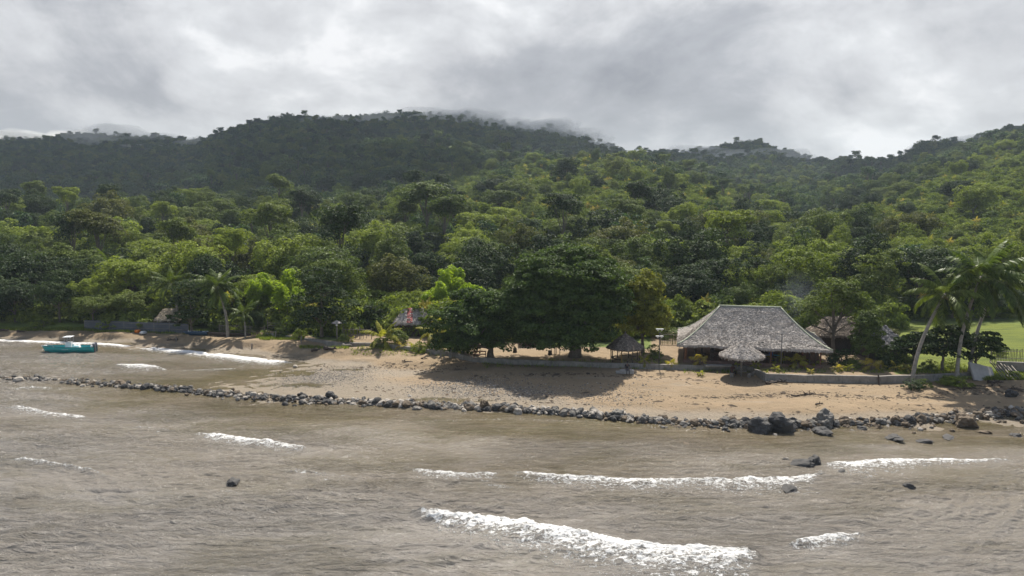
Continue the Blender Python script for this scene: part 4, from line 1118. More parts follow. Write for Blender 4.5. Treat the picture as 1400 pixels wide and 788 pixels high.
def hip_roof(name, parent, w, d, ridge, z0, z1, sag, seed, mat, size=.22, loc=(0, 0, 0), trim=None, hump=0.0, dens=1.0):
    """concave hipped roof; w x d at the eaves, ridge length, curved profile"""
    lv = 14; rings = []
    for i in range(lv + 1):
        t = i / lv; f = t ** sag                       # height fraction grows slower at the eaves
        hw = w / 2 * (1 - t) + ridge / 2 * t; hd = d / 2 * (1 - t) + .02
        nx, ny = 10, 6; ring = []
        P = [(-hw, -hd), (hw, -hd), (hw, hd), (-hw, hd)]
        zz_ = z0 + (z1 - z0) * f + hump * math.sin(math.pi * t)
        for k in range(4):
            a, b_ = P[k], P[(k + 1) % 4]; m_ = nx if k % 2 == 0 else ny
            for j in range(m_): s = j / m_; ring.append((a[0] + (b_[0] - a[0]) * s, a[1] + (b_[1] - a[1]) * s, zz_))
        rings.append(ring)
    R = random.Random(seed); n = len(rings[0]); V = []; quads = []
    for i, rg_ in enumerate(rings):
        for (x_, y_, z_) in rg_: V.append((x_ + R.uniform(-.03, .03), y_ + R.uniform(-.03, .03), z_ + R.uniform(-.05, .05) - (.0 if i else R.uniform(0, .08))))
    F = []
    for i in range(lv):
        for k in range(n):
            f_ = (i * n + k, i * n + (k + 1) % n, (i + 1) * n + (k + 1) % n, (i + 1) * n + k); F.append(f_); quads.append([V[j] for j in f_])
    nV = len(V)
    V += [(x_, y_, z_ - .22) for (x_, y_, z_) in V[:n]] + [(x_ * .985, y_ * .985, z_ - .25) for (x_, y_, z_) in V[n * 1:n * lv]]
    F += [(k, nV + k, nV + (k + 1) % n, (k + 1) % n) for k in range(n)]
    m_ = nV + n
    F += [(nV + k, m_ + k, m_ + (k + 1) % n, nV + (k + 1) % n) for k in range(n)]
    for i in range(lv - 2):
        for k in range(n): F.append((m_ + i * n + k, m_ + (i + 1) * n + k, m_ + (i + 1) * n + (k + 1) % n, m_ + i * n + (k + 1) % n))
    fv, ft = flakes(None, quads, seed, size, dens)
    fz = (fv.reshape(-1, 4, 3)[:, 0, 2] - z0) / (z1 - z0); ft = np.clip(ft - .28 * (np.exp(-((fz - .62) / .03) ** 2) + np.exp(-((fz - .86) / .025) ** 2)), 0, 1)
    # ragged fringe hanging from the eaves
    fr = []
    for k in range(n):
        a, b_ = Vector(V[k]), Vector(V[(k + 1) % n]); m2 = max(2, int((b_ - a).length / .14))
        for j in range(m2):
            p_ = a.lerp(b_, (j + R.random()) / m2); e = (b_ - a).normalized() * .07; dz = R.uniform(.1, .34); nrm = Vector((p_.x / w, p_.y / d, 0)).normalized() * .06
            fr += [p_ - e + nrm * .3, p_ + e + nrm * .3, p_ + e * .7 + nrm - Vector((0, 0, dz)), p_ - e * .7 + nrm - Vector((0, 0, dz))]
    VV = np.concatenate([np.array(V), fv, np.array([tuple(q) for q in fr])])
    FF = np.concatenate([np.array(F), np.arange(len(fv) + len(fr)).reshape(-1, 4) + len(V)])
    tn = np.concatenate([np.full(len(F), .35), ft, np.random.RandomState(seed).uniform(.2, .8, len(fr) // 4)])
    o = obj(name, mesh_np(name, VV, Fq=FF, mats=[mat], tone=tn), parent, loc)
    if trim:
        for sx in (-1, 1):
            for sy in (-1, 1):
                mb = MB(); pts = []
                for i in range(lv + 1):
                    t = i / lv; pts.append((sx * (w / 2 * (1 - t) + ridge / 2 * t), sy * (d / 2 * (1 - t) + .02), z0 + (z1 - z0) * t ** sag + hump * math.sin(math.pi * t) + .05))
                mb.tube(pts, .09, 5); mb.build('hip_trim', trim, parent, True, loc)
        mb = MB(); mb.tube([(-ridge / 2 - .1, 0, z1 + .05), (0, 0, z1 + .03), (ridge / 2 + .1, 0, z1 + .05)], .11, 6); mb.build('ridge_trim', trim, parent, True, loc)
    return o


def cone_roof(name, parent, R_, z0, z1, seed, mat, n=20, sag=.85, size=.2):
    lv = 7; V = []; F = []; quads = []; r = random.Random(seed)
    for i in range(lv + 1):
        t = i / lv; rr = R_ * (1 - t) ** 1.0 + .05; z = z0 + (z1 - z0) * (t ** sag)
        for k in range(n): w = 2 * math.pi * k / n; V.append((rr * math.cos(w), rr * math.sin(w), z + r.uniform(-.04, .04)))
    for i in range(lv):
        for k in range(n): f_ = (i * n + k, i * n + (k + 1) % n, (i + 1) * n + (k + 1) % n, (i + 1) * n + k); F.append(f_); quads.append([V[j] for j in f_])
    nV = len(V); V += [(x_ * .97, y_ * .97, z_ - .14) for x_, y_, z_ in V[:n]] + [(x_, y_, z_ - .16) for x_, y_, z_ in V[n:n * lv]]
    F += [(k, nV + k, nV + (k + 1) % n, (k + 1) % n) for k in range(n)]
    for i in range(lv - 1):
        for k in range(n): F.append((nV + i * n + k, nV + (i + 1) * n + k, nV + (i + 1) * n + (k + 1) % n, nV + i * n + (k + 1) % n))
    fv, ft = flakes(None, quads, seed, size, 1.2)
    fr = []
    for k in range(n * 5):
        w = 2 * math.pi * (k + r.random()) / (n * 5); p_ = Vector((math.cos(w) * R_ * 1.01, math.sin(w) * R_ * 1.01, z0)); e = Vector((-math.sin(w), math.cos(w), 0)) * .09; dz = r.uniform(.08, .3)
        fr += [p_ - e, p_ + e, p_ + e * .6 - Vector((0, 0, dz)), p_ - e * .6 - Vector((0, 0, dz))]
    VV = np.concatenate([np.array(V), fv, np.array([tuple(q) for q in fr])]); FF = np.concatenate([np.array(F), np.arange(len(fv) + len(fr)).reshape(-1, 4) + len(V)])
    tn = np.concatenate([np.full(len(F), .35), ft, np.random.RandomState(seed).uniform(.2, .8, len(fr) // 4)])
    return obj(name, mesh_np(name, VV, Fq=FF, mats=[mat], tone=tn), parent)


# ------------------------------------------------------------------ main pavilion
pL = gpix(937, 495.2); pR = gpix(1121, 503.5)
gx = (pR - pL); wid = gx.length; rz = math.atan2(gx.y, gx.x)
cF = (pL + pR) / 2
Dp = 9.5
back = Vector((-math.sin(rz), math.cos(rz), 0))
cen = cF + back * (Dp / 2 - .6)
pav = empty('thatched_pavilion', (cen.x, cen.y, cF.z), rz, label='large open-sided pavilion under a wide hipped thatch roof, behind the thatched umbrella', cat='pavilion')
HW, HD = wid / 2, Dp / 2 - .6
mb = MB(); mb.box((0, 0, .08), (wid + .6, Dp - .6, .5), tone=.45); mb.build('platform', M('red_cement_floor', (.20, .12, .09), .8, .3, 2, .3), pav, bevel=.03)
hip_roof('roof', pav, wid + 1.9, Dp + 1.6, 6.7, 2.25, 6.0, 1.42, 5, THATCH, .145, trim=M('pale_green_ridge_cap', (.34, .36, .26), .8, .2, 3, .1), hump=0, dens=1.1)
posts = [(-1, 0), (-.86, 0), (-.62, 0), (-.38, 0), (-.16, 0), (.08, 0), (.28, 0), (.47, 0), (.62, 0), (.74, 0), (.84, 0), (.93, 0), (1, 0)]
for k, (fx, _) in enumerate(posts):
    mb = MB(); mb.tube([(fx * HW, -HD, 0), (fx * HW + .03, -HD, 1.3), (fx * HW, -HD, 2.45)], [.17 if k < 2 else .10, .15 if k < 2 else .09, .15 if k < 2 else .09], 8); mb.build('post', WOODD if k % 3 else WOODR, pav, True)
for fx in (-1, -.6, -.2, .2, .6, 1):
    mb = MB(); mb.tube([(fx * HW, HD, 0), (fx * HW, HD, 2.5)], [.11, .1], 8); mb.build('post', WOODD, pav, True)
for fy in (-.35, .35):
    for sx in (-1, 1): mb = MB(); mb.tube([(sx * HW, HD * fy, 0), (sx * HW, HD * fy, 2.5)], [.11, .1], 8); mb.build('post', WOODD, pav, True)
mb = MB(); mb.box((0, -HD, 2.42), (wid + .3, .14, .16)); mb.box((0, HD, 2.42), (wid + .3, .14, .16)); mb.build('wall_plate', WOODD, pav)
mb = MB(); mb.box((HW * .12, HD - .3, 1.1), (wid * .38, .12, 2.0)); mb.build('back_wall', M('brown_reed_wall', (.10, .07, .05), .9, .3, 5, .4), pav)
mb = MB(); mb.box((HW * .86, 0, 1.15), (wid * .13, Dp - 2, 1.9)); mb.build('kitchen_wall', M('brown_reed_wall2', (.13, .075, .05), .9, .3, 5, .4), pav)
mb = MB()
for k in range(22): mb.box((HW * (-.82 + k * .06), -HD + .02, .62), (.05, .05, .62), tone=.4)
mb.box((-HW * .2, -HD + .02, .94), (HW * 1.35, .07, .06)); mb.build('balustrade', WOODD, pav)


def local(parent, x, y, z):
    return parent.location + Matrix.Rotation(parent.rotation_euler.z, 3, 'Z') @ Vector((x, y, z))


def table(loc, rz_, w, d, h, label, mt, group, cloth=None):
    t = empty('table', loc, rz_, label=label, cat='table', group=group)
    mb = MB(); mb.box((0, 0, h), (w, d, .06)); mb.build('tabletop', mt, t, bevel=.01)
    for sx in (-1, 1):
        for sy in (-1, 1): mb = MB(); mb.box((sx * (w / 2 - .08), sy * (d / 2 - .08), h / 2), (.07, .07, h)); mb.build('leg', WOODD, t)
    return t


def chair(loc, rz_, label, mt, group):
    t = empty('chair', loc, rz_, label=label, cat='chair', group=group)
    mb = MB(); mb.box((0, 0, .45), (.46, .46, .05)); mb.build('seat', mt, t)
    mb = MB(); mb.box((0, .21, .75), (.46, .05, .5)); mb.build('backrest', mt, t)
    for sx in (-1, 1):
        for sy in (-1, 1): mb = MB(); mb.box((sx * .19, sy * .19, .22), (.05, .05, .44)); mb.build('leg', mt, t)
    return t


TEAL = M('teal_cloth', (.045, .25, .30), .6, .15, 4, .1); BLUE = M('blue_plastic', (.03, .08, .30), .4, .1, 4, 0); PALE = M('pale_cloth', (.42, .42, .44), .8, .1, 4, .1)
table(local(pav, HW * .17, -HD + 1.0, .33), rz, 1.9, .8, .72, 'pale cloth-covered table inside the pavilion, right of the umbrella', PALE, 'tables in the pavilion')
table(local(pav, HW * .40, -HD + .9, .33), rz, .9, .7, .74, 'small teal-topped table inside the pavilion, beside the blue chair', TEAL, 'tables in the pavilion')
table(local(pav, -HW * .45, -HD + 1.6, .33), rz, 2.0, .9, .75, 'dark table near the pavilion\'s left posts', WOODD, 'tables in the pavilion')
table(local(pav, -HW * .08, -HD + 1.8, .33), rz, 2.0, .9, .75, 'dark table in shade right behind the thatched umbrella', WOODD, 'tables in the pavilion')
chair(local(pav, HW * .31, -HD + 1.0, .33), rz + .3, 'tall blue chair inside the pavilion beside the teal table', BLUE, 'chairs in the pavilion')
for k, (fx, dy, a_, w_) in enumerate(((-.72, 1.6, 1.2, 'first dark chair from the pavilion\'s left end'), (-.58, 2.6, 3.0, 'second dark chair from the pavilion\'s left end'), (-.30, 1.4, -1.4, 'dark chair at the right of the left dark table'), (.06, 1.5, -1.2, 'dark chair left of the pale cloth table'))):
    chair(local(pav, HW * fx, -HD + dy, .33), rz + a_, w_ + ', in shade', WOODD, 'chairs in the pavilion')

# ------------------------------------------------------------------ thatched umbrella on the sand
p = gpix(1013, 514.5, .95)
um = empty('thatched_umbrella', p, label='conical thatched beach umbrella on one wooden pole in front of the pavilion', cat='beach umbrella')
cone_roof('canopy', um, 2.3, 2.25, 3.65, 9, THATCH, 22, .92, .19)
mb = MB(); mb.tube([(0, 0, -.3), (.02, 0, 1.8), (0, 0, 3.6)], [.12, .10, .08], 8); mb.build('pole', WOODG, um, True)
for k in range(8):
    w = k * math.pi / 4; mb = MB(); mb.tube([(.05 * math.cos(w), .05 * math.sin(w), 3.4), (2.15 * math.cos(w), 2.15 * math.sin(w), 2.2)], .035, 5); mb.build('rib', WOODG, um)
mb = MB(); mb.lathe([(.02, .62), (.55, .62), (.55, .56), (.02, .56)], 14); mb.build('round_table', WOODG, um)
for k, (dx, dy, lab) in enumerate(((-1.05, -.2, 'stump stool under the seated person'), (.75, -.3, 'squat stump stool right of the umbrella pole'), (1.3, .25, 'stump stool furthest right under the umbrella'), (.1, .9, 'stump stool behind the umbrella pole'))):
    mb = MB(); mb.lathe([(.02, -.1), (.24, -.1), (.21, .2), (.25, .42), (.02, .43)], 10); o = mb.build('stump_stool', WOODG, None, True, (p.x + dx, p.y + dy, gz(p.x + dx, p.y + dy)), label=lab, cat='stool', group='stump stools under the umbrella')

# ------------------------------------------------------------------ round gazebo
p = gpix(857, 497)
gzb = empty('round_gazebo', p + Vector((0, 1.4, 0)), 0, .80, label='small many-sided thatched gazebo on wooden posts, right of the giant tree', cat='gazebo')
cone_roof('roof', gzb, 2.7, 1.95, 3.95, 19, THATCHB, 8, .95, .2)
for k in range(8):
    w = k * math.pi / 4 + .39; mb = MB(); mb.tube([(2.05 * math.cos(w), 2.05 * math.sin(w), -.2), (2.05 * math.cos(w), 2.05 * math.sin(w), 2.35)], .075, 6); mb.build('post', M('ochre_post', (.28, .17, .05), .8) if k == 5 else WOODD, gzb)
mb = MB()
for k in range(5):
    w = k * math.pi / 4 + .39 + .1; x_, y_ = 1.75 * math.cos(w + .3), 1.75 * math.sin(w + .3); mb.box((x_, y_, .45), (1.15, .4, .07), rz=w + .3 + math.pi / 2)
mb.build('bench_seat', WOODD, gzb)
mb = MB(); mb.tube([(0, 0, 3.8), (0, 0, 4.25)], [.09, .05], 6); mb.build('finial', WOODG, gzb)


# ------------------------------------------------------------------ huts
def hut(u, v, w, d, hwall, hroof, ridge, rz_, label, seed, mt=THATCH, wall=None, stripe=False, sag=1.05):
    p = gpix(u, v); t = empty('thatched_hut', p + Vector((0, d / 2, 0)), rz_, label=label, cat='hut', group='small thatched huts')
    hip_roof('roof', t, w, d, ridge, hwall, hwall + hroof, sag, seed, mt, .2)
    wm_ = wall or M('dark_reed_wall', (.07, .055, .045), .9, .3, 5, .4)
    mb = MB(); mb.box((0, 0, hwall / 2), (w - 1.3, d - 1.3, hwall + .3)); mb.build('wall', wm_, t)
    mb = MB(); mb.box((w * .1, -(d - 1.3) / 2 - .02, hwall * .42), (.8, .05, hwall * .85)); mb.build('door', WOODD, t)
    for sx in (-1, 1): mb = MB(); mb.tube([(sx * (w / 2 - .35), -d / 2 + .35, -.2), (sx * (w / 2 - .35), -d / 2 + .35, hwall + .25)], .07, 6); mb.build('post', WOODG, t)
    if stripe:
        mb = MB(); n_ = 9
        for k in range(n_):
            t0, t1 = k / n_, (k + .96) / n_; y0, y1 = -(d / 2) * (1 - t0), -(d / 2) * (1 - t1); z0, z1 = hwall + hroof * t0 ** sag + .1, hwall + hroof * t1 ** sag + .1
            q = .38; off = -.45; mb.add([(off - q, y0, z0), (off + q, y0, z0), (off + q, y1, z1), (off - q, y1, z1), (off - q, y0, z0 - .05), (off + q, y0, z0 - .05), (off + q, y1, z1 - .05), (off - q, y1, z1 - .05)], [(0, 1, 2, 3), (4, 7, 6, 5), (0, 4, 5, 1), (2, 6, 7, 3), (0, 3, 7, 4), (1, 5, 6, 2)], (k % 3) / 3)
        mb.build('red_cloth_strip', M('faded_red_cloth', (.36, .085, .075), .9, .3, 6, .2), t)
    return t


hut(563, 461, 5.4, 4.2, 1.9, 1.75, 2.6, .08, 'small hut whose grey thatch carries a faded red strip, left of centre', 31, THATCH, stripe=True)
hut(1216, 494, 5.0, 4.4, 1.75, 2.0, .9, -.05, 'far right thatched hut with pointed grey roof, beside the bushy tree', 32, M('bluegrey_thatch', (.25, .24, .24), .95, .3, 2.2, .6, tone=1.2, spec=.1))
hut(1158, 483, 6.8, 4.6, 2.1, 2.0, 3.6, .0, 'brown thatched hut behind the forked tree, right of the pavilion', 33, THATCHB)
hut(226, 452, 3.4, 3.2, 1.5, 1.4, 1.6, .1, 'tiny pale-thatched hut half hidden in trees behind the left fence', 34, M('straw_thatch', (.34, .29, .22), .95, .3, 2.2, .6, tone=1.2, spec=.1))
t = hut(735, 474, 4.6, 3.4, 1.7, 1.2, 2.5, .0, 'low reddish hut seen under the giant tree\'s boughs', 35, THATCHB, wall=M('faded_red_wall', (.20, .085, .06), .8, .3, 3, .3))

# ------------------------------------------------------------------ retaining wall
def wall_run(pix, h, thick, z0=.3, top=None):
    P = [Vector(WALLW[i]) for i in pix]; pts = []
    for a, b_ in zip(P[:-1], P[1:]):
        m_ = max(1, int((b_ - a).length / 1.2))
        for j in range(m_): pts.append(a.lerp(b_, j / m_))
    pts.append(P[-1]); V = []; F = []
    r = random.Random(3)
    for i, p_ in enumerate(pts):
        d = (pts[min(i + 1, len(pts) - 1)] - pts[max(i - 1, 0)]); d.z = 0; d.normalize(); n_ = Vector((-d.y, d.x, 0)) * thick / 2
        zt = h + r.uniform(-.03, .03) - (.17 if p_.x < WALLW[8][0] else .08 if p_.x < WALLW[11][0] else 0); c_ = Vector((p_.x, p_.y + .12, 0))
        for q, z_ in ((-n_ * 1.15, z0), (-n_, zt - .03), (-n_ * .85, zt), (n_ * .85, zt), (n_, zt - .03), (n_, z0)): V.append((c_.x + q.x, c_.y + q.y, z_))
    for i in range(len(pts) - 1):
        for k in range(6): F.append((i * 6 + k, i * 6 + (k + 1) % 6, (i + 1) * 6 + (k + 1) % 6, (i + 1) * 6 + k))
    F += [tuple(range(5, -1, -1)), tuple(range((len(pts) - 1) * 6, len(pts) * 6))]
    return V, F


wallm, n, b = newmat('stained_wall_concrete'); pos = n.new('ShaderNodeNewGeometry').outputs['Position']
c = n.mix(n.mr(n.noise(.9, 6, .65, pos), .3, .7), (.17, .155, .135), (.32, .295, .26)); c = n.mix(n.math('MULTIPLY', n.mr(n.noise(3, 5, .7, pos, 0, (1, 1, .35)), .5, .7), .7), c, (.09, .085, .07))
n.L.new(c, b.inputs['Base Color']); b.inputs['Roughness'].default_value = .95; n.L.new(n.bump(n.noise(9, 6, .7, pos), .6, .05), b.inputs['Normal'])
mb = MB(); mb.add(*wall_run(range(5, 26), 1.68, .34)); mb.build('retaining_wall', wallm, label='long low grey concrete retaining wall between the sand and the planted terrace', cat='wall')
p = gpix(981, 506); mb = MB(); mb.box((0, 0, 0), (3.0, .9, .14)); mb.build('stone_slab', CONC, None, loc=(p.x, p.y - .4, 1.74), bevel=.02, label='flat grey slab lying on the wall left of the thatched umbrella', cat='slab')
# grey wing wall, broken slab, poles and picket fence at the right end
p = gpix(1343, 517)
sl = MB(); R_ = Euler((math.radians(-38), math.radians(14), math.radians(12))); sl.box((0, 0, .45), (3.0, .22, 2.1), rot=R_); sl.build('broken_slab', M('pale_slab', (.36, .34, .32), .9, .2, 1.5, .4), None, loc=p, bevel=.03, label='pale broken concrete slab tilted against the end of the wall', cat='slab')
for k in range(7):
    a = gpix(1352 + k * 5, 510 + (k % 3)); bq = gpix(1372 + k * 4.5, 519 + (k % 2)); mb = MB(); mb.tube([(0, 0, 1.3 - .08 * k), tuple(bq - a + Vector((0, 0, .08)))], [.06, .045], 6)
    mb.build('grey_pole', WOODG, None, loc=a, label='%s grey pole from the left, leaning in the heap beside the broken slab' % ORD[k], cat='pole', group='grey poles leaning by the slab')
a = gpix(1362, 508); bq = gpix(1445, 512); mb = MB(); d = bq - a; mb.box(tuple(d / 2 + Vector((0, 0, .2))), (d.length, .3, 1.9), rz=math.atan2(d.y, d.x)); mb.build('stone_wall', M('grey_block_wall', (.20, .185, .17), .9, .3, 2, .5), None, loc=a, bevel=.03, label='grey block wall running off the right edge above the pole heap', cat='wall')
CANE = M('grey_cane', (.14, .125, .095), .9, .3, 8, .2)


def fence(pts, h, label, step=.22, pw=.05, rails=2, mat=None, cat='fence', panel=False, pan_mat=None):
    P = [Vector(q) for q in pts]; t = empty('fence', P[0], label=label, cat=cat); r = random.Random(len(label)); o0 = P[0]
    for a, b_ in zip(P[:-1], P[1:]):
        m_ = max(1, int((b_ - a).length / 2.2)); L0 = (b_ - a).length
        for j in range(m_ + 1):
            q = a.lerp(b_, j / m_) - o0; mb = MB(); mb.tube([(q.x, q.y, q.z - .3), (q.x, q.y, q.z + h + r.uniform(0, .15))], [.06, .05], 6); mb.build('post', WOODG, t)
        mb = MB()
        for j in range(rails):
            zz_ = h * (.35 + .5 * j / max(1, rails - 1)); mb.tube([a - o0 + Vector((0, -.06, zz_)), b_ - o0 + Vector((0, -.06, zz_))], .03, 5)
        mb.build('rail', WOODG, t)
        mb = MB()
        if panel:
            q = (a + b_) / 2 - o0; mb.box((q.x, q.y, q.z + h / 2), (L0, .05, h), rz=math.atan2((b_ - a).y, (b_ - a).x)); mb.build('panel', pan_mat, t)
        elif step:
            for j in range(int(L0 / step)):
                q = a.lerp(b_, (j + r.random() * .5) * step / L0) - o0; mb.box((q.x, q.y, q.z + h * .5), (pw, .03, h * r.uniform(.8, 1.1)), rz=r.uniform(-.3, .3), tone=r.random())
            mb.build('picket_row', mat or CANE, t)
    return t


fence([gpix(1354, 497), gpix(1400, 497), gpix(1450, 498)], 1.6, 'dark cane picket fence in front of the green field at the right edge', .18)
fence([gpix(469, 463), gpix(492, 463.5), gpix(508, 464)], 1.5, 'brown stick fence with wide gaps, right of the lantern post', .45, .07)
BT = M('bluegrey_sheeting', (.075, .085, .10), .8, .25, 1.5, .3)
fence([gpix(116, 450), gpix(150, 451), gpix(190, 453), gpix(232, 454), gpix(258, 456)], 1.35, 'long blue-grey sheeting fence along the left beach under the trees', panel=True, pan_mat=BT)
fence([gpix(300, 455), gpix(330, 456), gpix(362, 458)], 1.2, 'cane fence behind the dugout canoe', .16)
fence([gpix(366, 452), gpix(392, 453), gpix(420, 455)], 1.3, 'pale rail fence above the left end of the wall', 0, .05, 3)
fence([gpix(903, 471, 1.6), gpix(945, 472, 1.6)], 1.5, 'green leafy wire fence left of the pavilion roof', .12, .06, 2, M('green_vine', (.07, .13, .02), .8, .3, 6, .3))
for k, (u_, v_, h_, s_, lab) in enumerate(((603, 488, 1.25, .17, 'left of the two square white-grey posts on the wall'), (615.5, 489, 1.45, .2, 'right of the two square white-grey posts on the wall'), (620.5, 486, 1.2, .08, 'thin pale stake just behind the square white-grey posts'), (588, 487, .8, .07, 'thin grey stake before the wall, left of the square posts'), (607, 491, .7, .06, 'short dark stake on the sand below the square posts'))):
    p = gpix(u_, v_); mb = MB(); mb.box((0, 0, h_ / 2), (s_ * 1.6, s_ * 1.6, h_ + .3)); mb.build('post', CONC, None, loc=p, bevel=.01, label=lab, cat='post', group='posts by the wall')
for k, (u_, v_, h_, lab) in enumerate(((241, 469.5, .75, 'short wooden mooring stump on the left beach near the canoe'), (344.5, 477, .72, 'short wooden mooring stump on the beach right of the canoe'))):
    p = gpix(u_, v_, .8); mb = MB(); mb.tube([(0, 0, -.2), (.02, 0, h_)], [.11, .09], 7); mb.build('mooring_stump', WOODG, None, loc=p, label=lab, cat='post', group='mooring stumps')
for k, (u_, v_, lab) in enumerate(((377, 463, 'grey stake leaning on the wall, leftmost of two'), (412, 469.5, 'grey stake leaning on the wall, right of two'), (1201, 523, 'dark stake standing against the wall below the bushy tree'))):
    p = gpix(u_, v_, 1.0); mb = MB(); mb.tube([(0, -.1, 0), (0, .1, 1.0)], [.09, .07], 6); mb.build('wooden_stake', WOODD if k == 2 else WOODG, None, loc=p, label=lab, cat='stake', group='stakes along the wall')

# ------------------------------------------------------------------ lamps
def lamp(u, v, h, label, style):
    p = gpix(u, v); t = empty('lamp_post', p, label=label, cat='lamp post')
    m_ = WOODG if style == 2 else M('lamp_pole_metal', (.07, .07, .07) if style == 0 else (.35, .35, .35), .5, .1, 5, 0)
    mb = MB(); mb.tube([(0, 0, -.2), (0, 0, h)], [.06 if style < 2 else .09, .045 if style < 2 else .08], 8); mb.build('pole', m_, t, True)
    if style == 0:
        mb = MB(); mb.tube([(0, 0, h - .05), (-.3, 0, h + .05)], .03, 6); mb.build('arm', m_, t); mb = MB(); mb.box((-.28, 0, h + .08), (.55, .28, .09)); mb.build('lamp_head', m_, t, bevel=.02)
    if style == 1:
        for z_ in (h - .05, h - .85):
            mb = MB(); mb.box((0, 0, z_), (.85, .3, .1)); mb.box((-.22, -.02, z_ - .12), (.16, .16, .16)); mb.box((.22, -.02, z_ - .12), (.16, .16, .16)); mb.build('lamp_head', M('lamp_head_white', (.6, .6, .58), .4, .1, 5, 0), t, bevel=.02)
    if style == 2:
        mb = MB(); mb.lathe([(.75, 0), (.72, .06), (.05, .42), (.02, .44)], 4, (0, 0, h - .1)); mb.build('cap_roof', M('cap_sheet', (.24, .22, .2), .8), t); mb = MB(); mb.box((0, 0, h - .28), (.22, .22, .3)); mb.build('lantern', WHITE, t)
    return t


lamp(1067.5, 508, 4.0, 'thin dark lamp pole with a flat head in front of the pavilion', 0)
lamp(901, 498, 4.0, 'pale lamp post with two crossbar heads between gazebo and pavilion', 1)
lamp(461, 467, 2.5, 'stout post under a small square cap roof behind the wall', 2)

# bench and swing seat by the low tree
p = gpix(656, 489.5); t = empty('wooden_bench', p, .05, label='long reddish-brown wooden bench on the wall edge left of a tree trunk', cat='bench')
mb = MB(); mb.box((0, 0, .42), (1.5, .4, .06)); mb.build('seat', WOODR, t)
mb = MB(); mb.box((0, .2, .72), (1.5, .05, .14)); mb.build('backrest', WOODR, t)
for sx in (-.68, .68): mb = MB(); mb.box((sx, 0, .38), (.09, .42, .86)); mb.build('leg', WOODR, t)
# small items under the big tree
for k, (u_, v_, w_) in enumerate(((704, 482, 'small dark shrub-like stump left of the reddish hut'), (752, 485, 'dark wooden stump right of the reddish hut'))):
    p = gpix(u_, v_); mb = MB(); mb.lathe([(.02, -.1), (.3, -.1), (.22, .25), (.24, .5), (.02, .55)], 8); mb.build('tree_stump', WOODD, None, True, p, label=w_ + ' under the trees', cat='stump')
# wooden sawhorse frames right of the hut under the trees
for k, u_ in enumerate((757, 762)):
    p = gpix(u_, 484); t = empty('sawhorse', p, label='%s of two pale wooden frames standing under the giant tree\'s left boughs' % ('left', 'right')[k], cat='sawhorse')
    for sx in (-.3, .3): mb = MB(); mb.box((sx, 0, .45), (.08, .08, .9)); mb.build('leg', WOODG, t)
    mb = MB(); mb.box((0, 0, .88), (.8, .1, .08)); mb.build('crossbar', WOODG, t)
# ------------------------------------------------------------------ boats
def hull_mesh(L_, Bm, D_, sheer, rake, n=22, m=9, beam_stern=.82, vee=.5, open_top=True):
    """bow at -X; returns MB of a closed shell with thickness"""
    mb = MB(); sec = []
    for i in range(n + 1):
        t = i / n; x_ = -L_ / 2 + L_ * t
        bw = Bm / 2 * (math.sin(min(1, t / .55) * math.pi / 2) ** .8 if t < .55 else 1 - (1 - beam_stern) * ((t - .55) / .45) ** 2)
        bw = max(bw, .02); top_ = D_ + sheer * (1 - t) ** 2; bot = 0.0 + rake * max(0, 1 - t / .28) ** 2
        row = []
        for k in range(m + 1):
            s = k / m; a = (s * 2 - 1); yy = bw * math.copysign(abs(a) ** .75, a); q = abs(a)
            zz_ = bot + (top_ - bot) * (q ** 2.6 if q > 0 else 0) * 1.0
            fl = .80 + .20 * q
            row.append((x_ - (rake * .0) - (1 - t / .3) * .55 * (zz_ / top_) * (1 if t < .3 else 0), yy * fl, zz_))
        sec.append(row)
    V = [p_ for r_ in sec for p_ in r_]; F = []
    for i in range(n):
        for k in range(m): a = i * (m + 1) + k; F.append((a, a + 1, a + m + 2, a + m + 1))
    F.append(tuple(range(n * (m + 1), (n + 1) * (m + 1))))
    mb.add(V, F)
    return mb, sec


p = gpix(97, 486, 0.0); p.z = -.12
boat = empty('motor_boat', p, math.radians(6), label='turquoise motor boat with white console moored in the left bay', cat='boat')
boat.scale = (.87,) * 3
TURQ = M('turquoise_paint', (.012, .34, .33), .35, .12, 2, .05)
mb, sec = hull_mesh(7.1, 2.1, .95, .25, .35)
hull = mb.build('hull', TURQ, boat, True)
so = hull.modifiers.new('shell', 'SOLIDIFY'); so.thickness = .05
mb = MB(); m_ = len(sec[0]) - 1
for side in (0, m_):
    mb.tube([(r_[side][0], r_[side][1], r_[side][2] + .02) for r_ in sec], .045, 6)
mb.tube([(sec[-1][0][0], sec[-1][0][1], .97), (sec[-1][m_][0], sec[-1][m_][1], .97)], .045, 6); mb.build('gunwale', M('dark_teal_trim', (.01, .10, .10), .4, .1, 3, 0), boat, True)
mb = MB(); V = []; F = []
for r_ in sec: V += [(r_[0][0], r_[0][1] * .93, .62), (r_[m_][0], r_[m_][1] * .93, .62)]
for i in range(len(sec) - 1): F.append((2 * i, 2 * i + 1, 2 * i + 3, 2 * i + 2))
mb.add(V, F); mb.build('deck', WHITE, boat)
mb = MB(); mb.box((-.15, 0, 1.15), (.95, .85, 1.15), taper=.8); console = mb.build('console', WHITE, boat, bevel=.05)
mb = MB(); mb.box((-.42, 0, 1.9), (.06, .72, .42), rot=Euler((0, .35, 0))); mb.build('windscreen', M('smoked_glass', (.10, .11, .14), .1, .05, 3, 0), console)
mb = MB(); mb.box((.85, 0, .98), (1.1, .8, .45), taper=.85); mb.box((.55, 0, 1.3), (.25, .8, .35)); mb.build('helm_seat', WHITE, boat, bevel=.05)
tt = MB(); tt.box((-.2, 0, 2.52), (1.15, 1.35, .07)); top_ = tt.build('canopy', WHITE, boat, bevel=.02)
